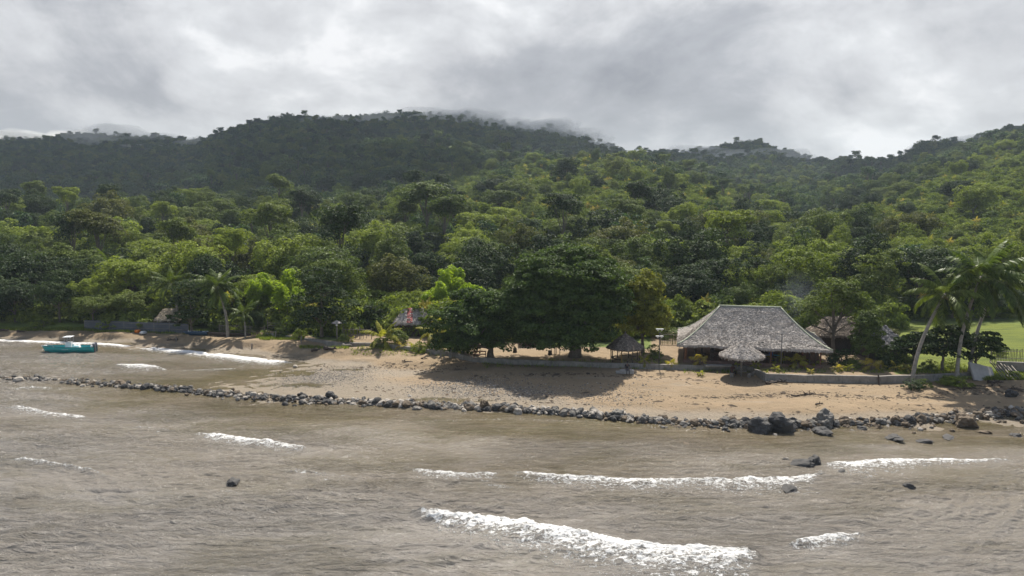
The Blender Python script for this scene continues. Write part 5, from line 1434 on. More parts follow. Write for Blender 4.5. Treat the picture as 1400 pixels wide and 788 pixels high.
for sx, sy in ((-.6, -.5), (-.6, .5), (.25, -.5), (.25, .5)): mb = MB(); mb.tube([(sx, sy * .75, .9), (sx, sy, 2.5)], .025, 6); mb.build('canopy_strut', M('steel_tube', (.5, .5, .52), .3, .1, 3, 0, .6), boat)
mb = MB()
for sy in (-1, 1): mb.tube([(-3.75, .05 * sy, 1.3), (-3.2, .42 * sy, 1.42), (-2.2, .82 * sy, 1.4), (-2.0, .85 * sy, 1.05)], .025, 6); mb.tube([(-2.9, .55 * sy, 1.1), (-2.9, .58 * sy, 1.42)], .02, 5)
mb.build('bow_rail', M('steel_tube'), boat)
mb = MB(); mb.box((-3.75, 0, 1.18), (.75, .35, .1)); mb.build('bow_pulpit', WHITE, boat, bevel=.02)
for sy in (-.34, .34):
    mb = MB(); mb.box((3.55, sy, 1.22), (.5, .32, .52), taper=.75); e_ = mb.build('outboard_motor', M('grey_cowling', (.16, .16, .19), .35, .1, 3, 0), boat, bevel=.06)
    mb = MB(); mb.box((3.68, sy, .55), (.2, .1, 1.0)); mb.lathe([(.02, 0), (.16, .01), (.02, .04)], 8, (3.8, sy, .05)); mb.build('motor_leg', M('grey_cowling'), e_)
mb = MB(); mb.box((3.35, .0, 1.05), (.28, 1.5, .3)); mb.build('stern_locker', WHITE, boat, bevel=.03)
# small pale name strokes on the side (not legible in the photo)
mb = MB(); r = random.Random(2); x_ = -.75
while x_ < .15:
    w_ = r.uniform(.05, .1); mb.box((x_, -1.02, .70), (w_, .015, r.uniform(.07, .12))); x_ += w_ + .04
mb.build('hull_lettering', M('pale_lettering', (.45, .62, .60), .5, .05, 3, 0), boat)

p = gpix(270, 458.5, 1.2)
t = empty('rowing_boat', p, .1, label='small blue boat hauled up in the shade under the dark sea almond', cat='boat'); mb, sec = hull_mesh(2.9, 1.1, .5, .15, .2, 14, 7)
h_ = mb.build('hull', M('blue_boat_paint', (.012, .05, .10), .5, .2, 3, .1), t, True); h_.modifiers.new('shell', 'SOLIDIFY').thickness = .04
mb = MB(); mb.box((.2, 0, .36), (.22, .85, .04)); mb.box((-.6, 0, .36), (.22, .7, .04)); mb.build('thwart', WOODG, t)
p = gpix(314, 460, 1.1)
t = empty('dugout_canoe', p, -.03, label='long dark dugout canoe lying on the sand under the left beach palm', cat='canoe'); mb, sec = hull_mesh(6.2, .75, .42, .25, .3, 18, 7, .25)
h_ = mb.build('hull', WOODD, t, True); h_.modifiers.new('shell', 'SOLIDIFY').thickness = .04
mb = MB(); mb.box((.6, 0, .3), (.16, .6, .04)); mb.box((-1, 0, .3), (.16, .6, .04)); mb.build('thwart', WOODG, t)

# ------------------------------------------------------------------ driftwood and small things on the sand
def driftwood(u, v, L_, r0, seed, label, mt=None, br=3, z0=.8):
    p = gpix(u, v, z0); r = random.Random(seed); mb = MB(); a = r.uniform(-.4, .4); d = Vector((math.cos(a), math.sin(a), 0))
    pts = [d * L_ * (k / 5 - .5) + Vector((0, r.uniform(-.1, .1), r0 * .5 + r.uniform(0, .12))) for k in range(6)]; mb.tube(pts, [r0 * q for q in (1.1, 1, .85, .8, .6, .35)], 7)
    for k in range(br): q = pts[r.randint(1, 4)]; e = q + Vector((r.uniform(-1, 1), r.uniform(-.5, .5), r.uniform(.2, .9))) * L_ * .25; mb.tube([q, q.lerp(e, .5) + Vector((0, 0, .05)), e], [r0 * .6, r0 * .4, r0 * .15], 5)
    return mb.build('driftwood', mt or WOODD, None, True, p, label=label, cat='driftwood')


driftwood(452, 478.5, 1.8, .22, 1, 'thick dark log beached below the wall by the lantern post', br=4)
driftwood(432, 480.5, 1.1, .18, 2, 'dark stub of driftwood left of the thick log')
driftwood(474, 476, 1.4, .25, 3, 'pale grey block of driftwood beside the thick dark log', WOODG, 1)
driftwood(1068, 524, 2.2, .12, 4, 'dark driftwood on the sand right of the thatched umbrella', br=5)
driftwood(1053, 526, .9, .14, 5, 'short dark driftwood left end of the umbrella-side pile')
driftwood(1098, 541, 2.6, .07, 6, 'thin dark twig debris on the lower sand right of the umbrella', br=6, z0=.7)
driftwood(557, 495, 1.3, .07, 7, 'thin branch on the sand left of the giant tree\'s shadow', br=3)
driftwood(580, 491, .8, .08, 8, 'short dark branch on the sand below the square posts', br=3)
driftwood(236, 464, 1.6, .10, 9, 'tangled palm debris beside the left mooring stump', br=8)
driftwood(5, 453, 1.4, .2, 10, 'dark log at the far left edge of the beach', br=1)
driftwood(29, 454.5, 1.2, .16, 11, 'dark block-like log second from the left edge of the beach', br=0)
driftwood(1361, 524, 1.6, .15, 12, 'dark log on the sand below the pole heap', br=1)
driftwood(1350, 529, 3.5, .06, 13, 'long thin branch on the sand right of the tallest palm', br=5)
driftwood(1385, 533, 2.2, .07, 14, 'thin branch on the sand at the right edge', br=4)
driftwood(1120, 554, .9, .09, 15, 'small dark scrap on the sand above the large black boulders', br=1, z0=.6)
driftwood(1328, 532, 2.6, .05, 16, 'fallen thin palm stalk left of the right edge branches', br=4)
driftwood(1094, 613, 1.5, .10, 17, 'dark curved stick floating off the black boulders', br=0, z0=0)
driftwood(1204, 624, 1.0, .08, 18, 'short dark stick floating beside the long foam line', br=0, z0=0)
p = gpix(188, 455, 1.2); mb = MB(); mb.lathe([(.02, 0), (.35, 0), (.42, .35), (.38, .42), (.02, .3)], 10); mb.build('orange_tub', M('orange_plastic', (.65, .18, .02), .5), None, True, p, label='small orange tub on the sand below the blue-grey fence', cat='tub')
p = gpix(196, 456.5, 1.2); mb = MB(); mb.lathe([(.02, 0), (.5, 0), (.55, .2), (.3, .38), (.02, .42)], 9); mb.build('white_sack', M('white_sack_cloth', (.5, .5, .5), .9, .2), None, True, p, label='greyish sack slumped beside the orange tub', cat='sack')
for k, (u_, v_, w_) in enumerate(((884, 511, 'twig standing in the sand right of the gazebo'), (1052, 508, 'thin twig planted at the wall, left of the lamp pole'))):
    p = gpix(u_, v_, 1.0); mb = MB(); mb.tube([(0, 0, -.1), (.05, 0, .4), (-.05, 0, .8)], [.03, .025, .01], 5); mb.tube([(.03, 0, .4), (.25, 0, .7)], .012, 4); mb.build('twig', WOODD, None, loc=p, label=w_, cat='twig')

# ------------------------------------------------------------------ people
def figure(name, loc, rz_, joints, edges, radii, label, skin, parts, root=0):
    t = empty(name, loc, rz_, label=label, cat='person')
    me = bpy.data.meshes.new('body'); me.from_pydata(joints, edges, []); me.materials.append(skin)
    o = obj('body', me, t)
    sk = o.modifiers.new('skin', 'SKIN'); sk.use_smooth_shade = True; sk.branch_smoothing = .3
    lay = me.skin_vertices[0] if me.skin_vertices else None
    if lay is None:
        bm = bmesh.new(); bm.from_mesh(me); bm.verts.layers.skin.verify(); bm.to_mesh(me); bm.free(); lay = me.skin_vertices[0]
    for i, r_ in enumerate(radii): lay.data[i].radius = r_ if isinstance(r_, tuple) else (r_, r_); lay.data[i].use_root = (i == root)
    o.modifiers.new('sub', 'SUBSURF').levels = 1; o.modifiers['sub'].render_levels = 2
    for nm, jj, ee, rr, mt in parts:
        m2 = bpy.data.meshes.new(nm); m2.from_pydata(jj, ee, []); m2.materials.append(mt)
        bm = bmesh.new(); bm.from_mesh(m2); bm.verts.layers.skin.verify(); bm.to_mesh(m2); bm.free()
        o2 = obj(nm, m2, t); s2 = o2.modifiers.new('skin', 'SKIN'); s2.use_smooth_shade = True
        for i, r_ in enumerate(rr): m2.skin_vertices[0].data[i].radius = r_ if isinstance(r_, tuple) else (r_, r_); m2.skin_vertices[0].data[i].use_root = (i == 0)
        o2.modifiers.new('sub', 'SUBSURF').levels = 1
    return t


def seated(loc, rz_, label, skin, shirt, trousers, hair, lean=.12):
    # faces -Y, seat at z = .45, hands resting on the knees
    J = [(0, 0, .55), (0, -.02, .78), (0, -lean, 1.02), (0, -lean - .02, 1.12), (0, -lean - .05, 1.26), (0, -lean - .06, 1.36)]
    E = [(0, 1), (1, 2), (2, 3), (3, 4), (4, 5)]; R_ = [(.15, .12), (.14, .10), (.15, .10), .055, (.075, .095), (.06, .07)]
    for s in (-1, 1):
        k = len(J); J += [(.19 * s, -lean, 1.03), (.27 * s, -.12, .80), (.20 * s, -.36, .68), (.17 * s, -.44, .63)]
        E += [(2, k), (k, k + 1), (k + 1, k + 2), (k + 2, k + 3)]; R_ += [.055, .042, .032, (.035, .022)]
        b0 = k + 3
        for f in range(4):
            j = len(J); x_ = .17 * s + (f - 1.5) * .022; ln = (.075, .088, .082, .066)[f]
            J += [(x_, -.44 - ln * .55, .625), (x_, -.44 - ln, .595)]; E += [(b0, j), (j, j + 1)]; R_ += [.010, .008]
        j = len(J); J += [(.17 * s - .045 * s, -.45, .62), (.17 * s - .06 * s, -.48, .605)]; E += [(b0, j), (j, j + 1)]; R_ += [.011, .009]
        k = len(J); J += [(.10 * s, -.06, .52), (.15 * s, -.46, .54), (.15 * s, -.48, .10), (.16 * s, -.60, .05)]
        E += [(0, k), (k, k + 1), (k + 1, k + 2), (k + 2, k + 3)]; R_ += [.09, .06, .04, (.045, .03)]
    sh = [(0, .0, .58), (0, -.02, .78), (0, -lean, 1.04)]; se = [(0, 1), (1, 2)]; sr = [(.165, .135), (.155, .12), (.165, .115)]
    for s in (-1, 1): k = len(sh); sh += [(.19 * s, -lean, 1.04), (.25 * s, -.12, .86)]; se += [(2, k), (k, k + 1)]; sr += [.072, .062]
    tr = [(0, 0, .54)]; te = []; tq = [(.165, .135)]
    for s in (-1, 1): k = len(tr); tr += [(.10 * s, -.10, .53), (.15 * s, -.45, .54), (.15 * s, -.48, .22)]; te += [(0, k), (k, k + 1), (k + 1, k + 2)]; tq += [.105, .078, .062]
    hd = Vector((0, -lean - .05, 1.27))
    t = figure('person', loc, rz_, J, E, R_, label, skin, [('shirt', sh, se, sr, shirt), ('trousers', tr, te, tq, trousers)])
    mb = MB(); mb.lathe([(.001, .13), (.05, .12), (.085, .08), (.10, .03), (.098, -.02), (.085, -.06), (.06, -.075)], 12, tuple(hd + Vector((0, .02, .02)))); mb.build('hair', hair, t, True)
    mb = MB(); f = hd
    mb.box(tuple(f + Vector((0, -.098, -.02))), (.026, .03, .045), taper=.6); mb.build('nose', skin, t, bevel=.004)
    for s in (-1, 1):
        mb = MB(); mb.lathe([(.001, .009), (.010, .004), (.010, -.004), (.001, -.009)], 8, tuple(f + Vector((.032 * s, -.082, .005)))); mb.build('eye', M('eye_dark', (.02, .015, .01), .3, .05, 5, 0), t, True)
        mb = MB(); mb.lathe([(.001, .03), (.014, .015), (.014, -.015), (.001, -.03)], 8, tuple(f + Vector((.078 * s, .0, -.01)))); mb.build('ear', skin, t, True)
    mb = MB(); mb.box(tuple(f + Vector((0, -.085, -.058))), (.045, .012, .010)); mb.build('mouth', M('lip', (.12, .04, .035), .5, .1, 5, 0), t, bevel=.003)
    return t


SKIN = M('brown_skin', (.10, .052, .032), .5, .1, 8, 0); HAIR = M('black_hair', (.012, .010, .009), .6, .1, 20, .3)
pu = gpix(1013, 514.5, .95)
seated((pu.x - 1.05, pu.y - .2, gz(pu.x - 1.05, pu.y - .2) - .02), 2.3, 'person in dark red-brown clothes seated under the thatched umbrella, leaning forward', SKIN, M('dark_red_shirt', (.07, .025, .022), .8, .1), M('dark_shorts', (.03, .03, .035), .8, .1), HAIR, .22)
p = gpix(857, 511, 1.1)
mb = MB(); mb.box((0, 0, .2), (1.5, .55, .42)); mb.box((-.9, .1, .12), (.5, .5, .26)); mb.build('stone_seat', M('pale_slab'), None, loc=(p.x, p.y + .1, p.z), bevel=.03, label='pale concrete block seat on the sand below the gazebo', cat='seat')
seated((p.x, p.y - .05, p.z - .03), 0.1, 'person in a dark top and grey trousers on the pale block seat below the gazebo', SKIN, M('black_shirt', (.015, .015, .022), .8, .1), M('grey_trousers', (.17, .17, .18), .8, .1), HAIR, .05)

# ------------------------------------------------------------------ rocks
ROCKM = {'dark': M('dark_rock', (.050, .048, .046), .85, .35, 2.2, .8), 'grey': M('grey_rock', (.135, .125, .11), .85, .35, 2.2, .8), 'brown': M('brown_rock', (.115, .085, .055), .85, .35, 2.2, .8), 'pale': M('pale_rock', (.33, .295, .25), .85, .3, 2.2, .8)}


def rock_geo(seed, sub=2):
    bm = bmesh.new(); bmesh.ops.create_icosphere(bm, subdivisions=sub, radius=1); r = random.Random(seed)
    pl = [(Vector((r.gauss(0, 1), r.gauss(0, 1), r.gauss(0, .8))).normalized(), r.uniform(.62, .9)) for _ in range(11)]
    for v in bm.verts:
        d = v.co.normalized(); m_ = 1.0
        for n_, h_ in pl:
            c_ = d.dot(n_)
            if c_ > .05: m_ = min(m_, h_ / c_)
        v.co = d * m_ * (1 + (.07 if sub == 2 else .012) * r.uniform(-1, 1)) * (1 + .12 * math.sin(d.x * 3 + seed) * math.sin(d.y * 4 + d.z * 3)) * (1 if sub < 4 else 1 + .17 * (noise.fractal(d * 1.9 + Vector((seed, 0, 0)), .9, 2.1, 5) ))
    V = np.array([tuple(v.co) for v in bm.verts]); F = np.array([[q.index for q in f.verts] for f in bm.faces]); bm.free(); return V, F


RG = [rock_geo(500 + k, 2) for k in range(8)] + [rock_geo(520 + k, 4) for k in range(4)]
RM = [mesh_np('rock', V, Ft=F, mats=[ROCKM['grey']], tone=np.random.RandomState(k).uniform(.35, .65, len(F))) for k, (V, F) in enumerate(RG)]


def rock_obj(name, k, loc, scl, rot, mt, **kw):
    o = obj(name, RM[k], None, loc, **kw); o.scale = scl; o.rotation_euler = rot
    o.material_slots[0].link = 'OBJECT'; o.material_slots[0].material = mt; return o


LINE = np.array([(-40, 516), (0, 517), (70, 519), (140, 523), (200, 528), (250, 533), (300, 538), (350, 541), (400, 545), (450, 548), (500, 550.5), (560, 553), (620, 555), (700, 558.5), (760, 563), (820, 568), (880, 573), (940, 577), (1000, 579), (1060, 580), (1120, 579), (1180, 577), (1240, 574), (1300, 570), (1350, 566), (1400, 561), (1450, 557)], float)
rr = random.Random(17); rocks = []
for i in range(2700):
    u_ = rr.uniform(-30, 1440); wd = 2.4 + 1.4 * sstep(250, 420, u_) * (1 - sstep(450, 560, u_)) + 1.7 * sstep(900, 1150, u_) + .4
    v_ = float(np.interp(u_, LINE[:, 0], LINE[:, 1])) + rr.gauss(0, 1) * wd * .62 + 1.5
    s_ = rr.lognormvariate(-1.66, .42) * (1.12 if 480 < u_ < 880 else .92); s_ = min(s_, .50)
    rocks.append([u_, v_, s_])
EXTRA = 150
for i in range(EXTRA):   # loose stones on the seaward side, right
    u_ = rr.uniform(880, 1420); v_ = float(np.interp(u_, LINE[:, 0], LINE[:, 1])) + 6 + rr.expovariate(1 / 4.0); rocks.append([u_, v_, rr.lognormvariate(-2.1, .4)])
xy = []
for u_, v_, s_ in rocks:
    q = G(u_, v_, .1); xy.append((q[0], q[1]))
for _ in range(3):
    zt_ = terrain(np.array([a for a, _ in xy]), np.array([a for _, a in xy])); xy = [G(q[0], q[1], max(0, z_) * .9 + .05)[:2] for q, z_ in zip(rocks, zt_)]
zr = np.maximum(terrain(np.array([a for a, _ in xy]), np.array([a for _, a in xy])), -.14) + np.array([.10 if r_[0] < 260 else 0 for r_ in rocks])
PH = [(0, 130, 'below the moored boat'), (130, 240, 'in the sea right of the boat'), (240, 340, 'where the tongue of sand begins'), (340, 430, 'beside the wet mud flat'), (430, 520, 'below the beached dark log'), (520, 600, 'below the square posts'),
      (600, 690, 'beside the shallow tide pool'), (690, 780, 'below the giant tree\'s shadow'), (780, 860, 'below the gazebo'), (860, 940, 'left of the umbrella\'s line'), (940, 1015, 'just left of the black boulders'), (1080, 1150, 'just right of the black boulders'),
      (1150, 1230, 'below the small right huts'), (1230, 1310, 'below the leaning palm'), (1310, 1401, 'near the right edge')]
big_i = sorted([i for i in range(len(rocks)) if 0 < rocks[i][0] < 1400 and not 1013 < rocks[i][0] < 1082], key=lambda i: -rocks[i][2])[:265]
bs = set(big_i); toner = {}
VV = []; FF = []; TT = []; MI = []; nv = 0; rest_mats = ['dark', 'grey', 'brown', 'pale']
for i, (u_, v_, s_) in enumerate(rocks):
    tw = rr.choices(rest_mats, (.32, .30, .20, .18) if u_ < 900 else (.28, .30, .32, .10))[0]; toner[i] = tw
    sc_ = (s_ * rr.uniform(.9, 1.5), s_ * rr.uniform(.75, 1.15), s_ * rr.uniform(.65, 1.0)); rot = (rr.uniform(-.5, .5), rr.uniform(-.5, .5), rr.uniform(0, 6.28))
    z_ = zr[i] + s_ * .35 + (rr.random() ** 2 * .13 if i < 2700 else 0); k = rr.randrange(10)
    if i in bs: rocks[i] += [k, z_, sc_, rot]
    else:
        V, F = RG[k]; Mx = np.array(Euler(rot).to_matrix()); P_ = (V * np.array(sc_)) @ Mx.T + np.array([xy[i][0], xy[i][1], z_])
        VV.append(P_); FF.append(F + nv); nv += len(V); TT.append(np.full(len(F), rr.uniform(.3, .7))); MI.append(np.full(len(F), rest_mats.index(tw)))
obj('rubble', mesh_np('rubble', np.concatenate(VV), Ft=np.concatenate(FF), mats=[ROCKM[k] for k in rest_mats], tone=np.concatenate(TT), midx=np.concatenate(MI)), kind='stuff')
for (u0, u1, ph) in PH:
    for tn in rest_mats:
        ids = sorted([i for i in big_i if u0 <= rocks[i][0] < u1 and toner[i] == tn], key=lambda i: rocks[i][0])
        for q, i in enumerate(ids):
            u_, v_, s_, k, z_, sc_, rot = rocks[i]
            rock_obj('rock', k, (xy[i][0], xy[i][1], z_), sc_, rot, ROCKM[tn], label='%s large %s rubble rock from left, %s' % (ORD[min(q, 29)], tn, ph), cat='rock', group='rocks of the rubble breakwater')
# named boulders
BO = [(1066, 589, 1.2, (1.2, .95, 1.0), 'dark', 'biggest black boulder, right of the pair rising from the rubble line'), (1040, 590, 1.15, (1.15, .85, .75), 'dark', 'lower jagged black boulder left of the biggest one'), (1021, 584, .7, (1.2, .9, .8), 'dark', 'small black rock touching the jagged boulder\'s left side'),
      (1129, 583, .95, (.95, .8, 1.0), 'grey', 'tall grey boulder in the rubble line right of the black pair'), (1125, 594, .85, (1.15, .8, .55), 'dark', 'rounded boulder in shallow water below the tall grey one'),
      (1322, 583, .95, (1.3, .9, .85), 'brown', 'brown boulder in the shallows near the right edge'), (1222, 600, .75, (1.7, .9, .35), 'dark', 'flat dark rock awash below the small right huts'), (1265, 605, .6, (1.4, .9, .3), 'dark', 'flat dark rock awash below the leaning palm'),
      (1299, 598.5, .55, (1.9, .8, .22), 'dark', 'thin dark rock awash left of the brown boulder'), (1347, 592, .5, (1.6, .8, .25), 'brown', 'low rock awash right of the brown boulder'), (1391, 597, .5, (1.2, .9, .4), 'dark', 'dark rock awash at the right edge'),
      (1115, 634, .65, (1.0, .8, .65), 'dark', 'pointed dark rock at the tip of the right foam line'), (1098, 637, .65, (1.6, .9, .42), 'dark', 'flat dark rock left of the pointed one at the foam line'), (1080, 673, .62, (1.5, .8, .35), 'dark', 'dark flat rock awash below the foam line, nearest the camera of the right group'),
      (1245, 668, .45, (1.2, .8, .6), 'dark', 'lone dark rock in the open water at right'), (1147, 647, .5, (1.7, .7, .18), 'dark', 'barely awash dark rock right of the pointed rock'), (317, 663, .50, (1.3, .9, .62), 'dark', 'lone black rock in open water in the left foreground'),
      (1180, 588, .5, (1.2, .9, .5), 'dark', 'small dark rock off the rubble line below the right huts'), (1204, 587, .4, (.9, .9, .7), 'brown', 'small round brown rock off the rubble line'), (1077, 630, .3, (1.3, .8, .4), 'dark', 'small dark rock left above the pointed rock pair'),
      (1383, 553, .65, (1.3, .9, .8), 'dark', 'dark boulder on top of the rubble line at the right edge'), (938, 608, .3, (1.4, .8, .3), 'brown', 'small brown rock awash left of the black boulders'), (560, 544, .25, (1.2, .8, .5), 'pale', 'small pale stone at the edge of the tide pool'),
      (403, 503, .35, (1.4, .8, .6), 'pale', 'pale stone on the wet flat at the end of the shore foam')]
for k, (u_, v_, s_, a, tn, lab) in enumerate(BO):
    q = G(u_, v_, 0); z_ = max(gz(q[0], q[1]), -.06) + s_ * a[2] * .38
    rock_obj('boulder', 8 + k % 4, (q[0], q[1] + .2, z_), tuple(s_ * c_ for c_ in a), (.2 * math.sin(k * 2), .2 * math.cos(k), k * 1.3), ROCKM[tn], label=lab, cat='boulder', group='boulders off the breakwater')

# pebble spreads
pb = np.random.RandomState(8); VV = []; n_p = 0; pts = []
for (cu, cv, su, sv_, n_) in ((440, 515, 38, 6, 4500), (400, 524, 30, 4, 500), (640, 531, 42, 6, 3600), (700, 538, 50, 5, 1800), (835, 547, 32, 9, 1000), (470, 506, 26, 3, 500), (900, 583, 220, 5, 900), (360, 549, 90, 4, 700), (770, 543, 60, 6, 500), (1150, 590, 120, 5, 600)):
    for a, b_ in zip(pb.normal(cu, su, n_), pb.normal(cv, sv_, n_)): pts.append((a, b_))
PX = np.array([G(a, b_, .2)[:2] for a, b_ in pts]); PZ = terrain(PX[:, 0], PX[:, 1])
ok = (PZ > -.12) & (PZ < 1.0); PX, PZ = PX[ok], PZ[ok]; ps = pb.lognormal(-2.95, .35, len(PX))
Vb = np.array([(1, 0, 0), (.3, .9, 0), (-.8, .6, 0), (-.9, -.5, 0), (.2, -1, 0), (.25, .1, .7), (-.35, -.1, .65)]); Fb = np.array([(0, 1, 5), (1, 2, 5), (2, 6, 5), (2, 3, 6), (3, 4, 6), (4, 5, 6), (4, 0, 5)])
th = pb.uniform(0, 6.28, len(PX)); ca, sa = np.cos(th)[:, None], np.sin(th)[:, None]
V = np.stack([Vb[None, :, 0] * ca - Vb[None, :, 1] * sa, Vb[None, :, 0] * sa + Vb[None, :, 1] * ca, np.repeat(Vb[None, :, 2], len(PX), 0)], 2) * ps[:, None, None]
V += np.concatenate([PX, PZ[:, None] - .01], 1)[:, None]
F = (Fb[None] + (np.arange(len(PX)) * 7)[:, None, None]).reshape(-1, 3)
obj('pebbles', mesh_np('pebbles', V.reshape(-1, 3), Ft=F, mats=[ROCKM['dark'], ROCKM['grey'], ROCKM['pale']], tone=np.repeat(pb.rand(len(PX)), 7), midx=np.repeat(pb.choice(3, len(PX), p=[.22, .5, .28]), 7)), kind='stuff')

# grass tufts along the top of the beach and before the wall
gp = []
for (u0, u1, v0, v1, n_) in ((0, 130, 449, 452.5, 900), (130, 240, 452, 455, 300), (355, 410, 461, 465, 350), (410, 480, 474, 477, 150), (480, 640, 473, 486, 250), (930, 1230, 505, 511, 220), (1340, 1400, 508, 520, 700), (660, 930, 493, 503, 180), (1230, 1340, 505, 512, 300), (250, 350, 452, 458, 300)):
    for _ in range(n_): gp.append((pb.uniform(u0, u1), pb.uniform(v0, v1)))
z_ = np.full(len(gp), 1.3)
for _ in range(4): P_ = np.array([G(a, b_, zq)[:2] for (a, b_), zq in zip(gp, z_)]); z_ = .5 * z_ + .5 * terrain(P_[:, 0], P_[:, 1])
z_ = terrain(P_[:, 0], P_[:, 1]); V = []; F = []; T = []
for (x_, y_), zz_ in zip(P_, z_):
    for k in range(7):
        a = pb.uniform(0, 6.28); l = pb.uniform(.12, .34); dx, dy = math.cos(a), math.sin(a); w = .025; i0 = len(V)
        bx_, by_ = x_ + pb.normal(0, .09), y_ + pb.normal(0, .09)
        V += [(bx_ - dy * w, by_ + dx * w, zz_ - .02), (bx_ + dy * w, by_ - dx * w, zz_ - .02), (bx_ + dx * l * .7 + dy * .005, by_ + dy * l * .7, zz_ + l), (bx_ + dx * l * .7 - dy * .005, by_ + dy * l * .7, zz_ + l)]; F.append((i0, i0 + 1, i0 + 2, i0 + 3)); T.append(pb.rand())
obj('beach_grass', mesh_np('beach_grass', V, Fq=F, mats=[L_BRIGHT], tone=T), kind='stuff')

# strand-line litter: bits of twig, weed and leaf
lt = []
for (u0, v0, u1, v1, n_, sp) in ((930, 538, 1230, 541, 420, 1.6), (1230, 541, 1400, 534, 260, 1.8), (640, 512, 930, 518, 260, 1.5), (430, 491, 640, 505, 300, 1.6), (1000, 560, 1380, 551, 160, 3.5), (100, 461, 420, 483, 260, 1.2), (700, 535, 1000, 548, 200, 5), (930, 522, 1240, 530, 160, 2.5), (480, 520, 700, 530, 120, 4)):
    for _ in range(n_): t = pb.rand(); lt.append((u0 + (u1 - u0) * t + pb.normal(0, 2), v0 + (v1 - v0) * t + 1.5 * math.sin(t * 9) + pb.normal(0, sp)))
P_ = np.array([G(a, b_, .8)[:2] for a, b_ in lt]); z_ = terrain(P_[:, 0], P_[:, 1]); V = []; F = []; T = []
for (x_, y_), zz_ in zip(P_, z_):
    if zz_ < 0: continue
    a = pb.uniform(0, 6.28); l = pb.lognormal(-2.0, .6); w = l * pb.uniform(.12, .6); dx, dy = math.cos(a), math.sin(a); i0 = len(V); h_ = .02 + w * .4
    V += [(x_ - dx * l, y_ - dy * l, zz_), (x_ + dy * w, y_ - dx * w, zz_), (x_ + dx * l, y_ + dy * l, zz_ + .01), (x_ - dy * w, y_ + dx * w, zz_), (x_, y_, zz_ + h_)]
    F += [(i0, i0 + 1, i0 + 4), (i0 + 1, i0 + 2, i0 + 4), (i0 + 2, i0 + 3, i0 + 4), (i0 + 3, i0, i0 + 4)]; T += [pb.rand()] * 4
obj('beach_litter', mesh_np('beach_litter', V, Ft=F, mats=[M('dry_litter', (.085, .06, .038), .95, .4, 5, .2, tone=1.2)], tone=T), kind='stuff')
# ------------------------------------------------------------------ unseen cloud bank above the view, added to shade the upper slopes
cr_ = np.random.RandomState(12); VV = []; FF = []; nv = 0
bm = bmesh.new(); bmesh.ops.create_icosphere(bm, subdivisions=3, radius=1); IV = np.array([tuple(v.co) for v in bm.verts]); IF = np.array([[q.index for q in f.verts] for f in bm.faces]); bm.free()
for k in range(52):
    X = cr_.uniform(-1500, 1500); U_ = 700 + X * 1000 / 700; y0 = 345 if U_ < 560 else (520 if U_ < 1120 else 480)
    Y = y0 + 110 + (880 - y0) * cr_.rand(); r_ = cr_.uniform(80, 170)
    if Y - r_ < y0: Y = y0 + r_
    P = IV * (1 + .22 * fbm(IV[:, 0] * 2.1 + k, IV[:, 1] * 2.1 + IV[:, 2], 3, k))[:, None] * np.array([r_ * 1.25, r_, r_ * .30])
    VV.append(P + np.array([X + 60, Y + 440, 640 + cr_.uniform(-10, 30)])); FF.append(IF + nv); nv += len(IV)
cm, n, b = newmat('shade_cloud'); tr = n.new('ShaderNodeBsdfTranslucent'); tr.inputs[0].default_value = (.8, .8, .82, 1); b.inputs['Base Color'].default_value = (.85, .85, .86, 1); b.inputs['Roughness'].default_value = 1
mx = n.new('ShaderNodeMixShader'); mx.inputs[0].default_value = .5; n.L.new(b.outputs[0], mx.inputs[1]); n.L.new(tr.outputs[0], mx.inputs[2]); n.L.new(mx.outputs[0], cm.node_tree.nodes['Material Output'].inputs[0])
obj('shade_cloud_bank', mesh_np('shade_cloud_bank', np.concatenate(VV), Ft=np.concatenate(FF), mats=[cm], smooth=True), kind='stuff')


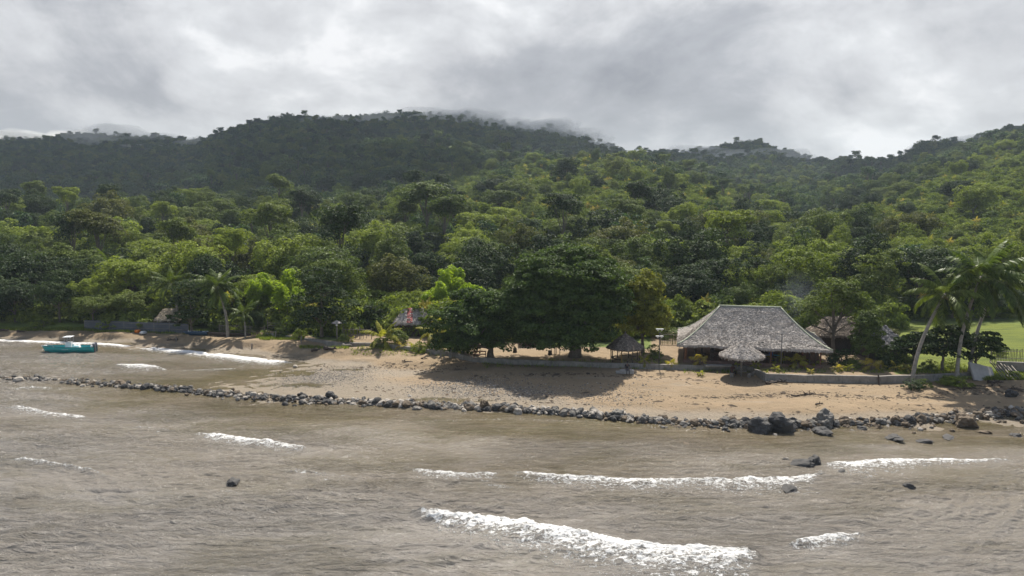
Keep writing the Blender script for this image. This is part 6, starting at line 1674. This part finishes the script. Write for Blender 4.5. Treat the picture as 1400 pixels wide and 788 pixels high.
def volmat(name, dens, col, aniso):
    m = bpy.data.materials.new(name); m.use_nodes = True; t = m.node_tree; t.nodes.clear()
    o = t.nodes.new('ShaderNodeOutputMaterial'); v = t.nodes.new('ShaderNodeVolumePrincipled')
    v.inputs['Density'].default_value = dens; v.inputs['Color'].default_value = col; v.inputs['Anisotropy'].default_value = aniso
    t.links.new(v.outputs[0], o.inputs['Volume']); return m


mb = MB(); mb.box((0, 650, 102), (7400, 2700, 210)); mb.build('haze', volmat('haze_air', 0.00014, (.72, .85, 1, 1), .2), kind='stuff')

# mist clinging to the ridges
r = random.Random(5); MV = volmat('mist_vapour', .010, (.99, .99, 1, 1), .4)
for k, (u_, w_, n_, d_) in enumerate(((60, 130, 9, 1120), (200, 60, 5, 1000), (570, 60, 6, 960), (690, 70, 7, 950), (760, 40, 4, 930), (1005, 60, 6, 950), (1330, 50, 3, 900))):
    for j in range(n_):
        p_ = atdist(u_ + r.gauss(0, 1) * w_ * .6, d_ + r.uniform(-70, 50)); q = IV * (1 + .45 * fbm(IV[:, 0] * 2.4 + k + j, IV[:, 2] * 2.4 + IV[:, 1] + j, 3, k * 7 + j))[:, None]
        q = q * np.array([r.uniform(24, 52), 40, r.uniform(6, 12)]); q[:, 2] += q[:, 0] * r.uniform(-.12, .12)
        obj('mist', mesh_np('mist', q, Ft=IF, mats=[MV], smooth=True), None, (p_.x, p_.y, p_.z + r.uniform(3, 13)), kind='stuff')
# cooking smoke drifting from the pavilion's back
p_ = local(pav, HW * .72, HD + .5, 0); SM = volmat('smoke_vapour', .007, (.75, .85, 1, 1), .2)
for j in range(7):
    q = IV * (1 + .3 * fbm(IV[:, 0] * 2 + j, IV[:, 2] * 2, 3, 60 + j))[:, None] * np.array([.5 + .28 * j, .6 + .2 * j, .8 + .2 * j])
    obj('smoke', mesh_np('smoke', q, Ft=IF, mats=[SM], smooth=True), None, (p_.x + .25 * j + .3 * math.sin(j * 2), p_.y + .2 * j, 3.6 + .95 * j), kind='stuff')
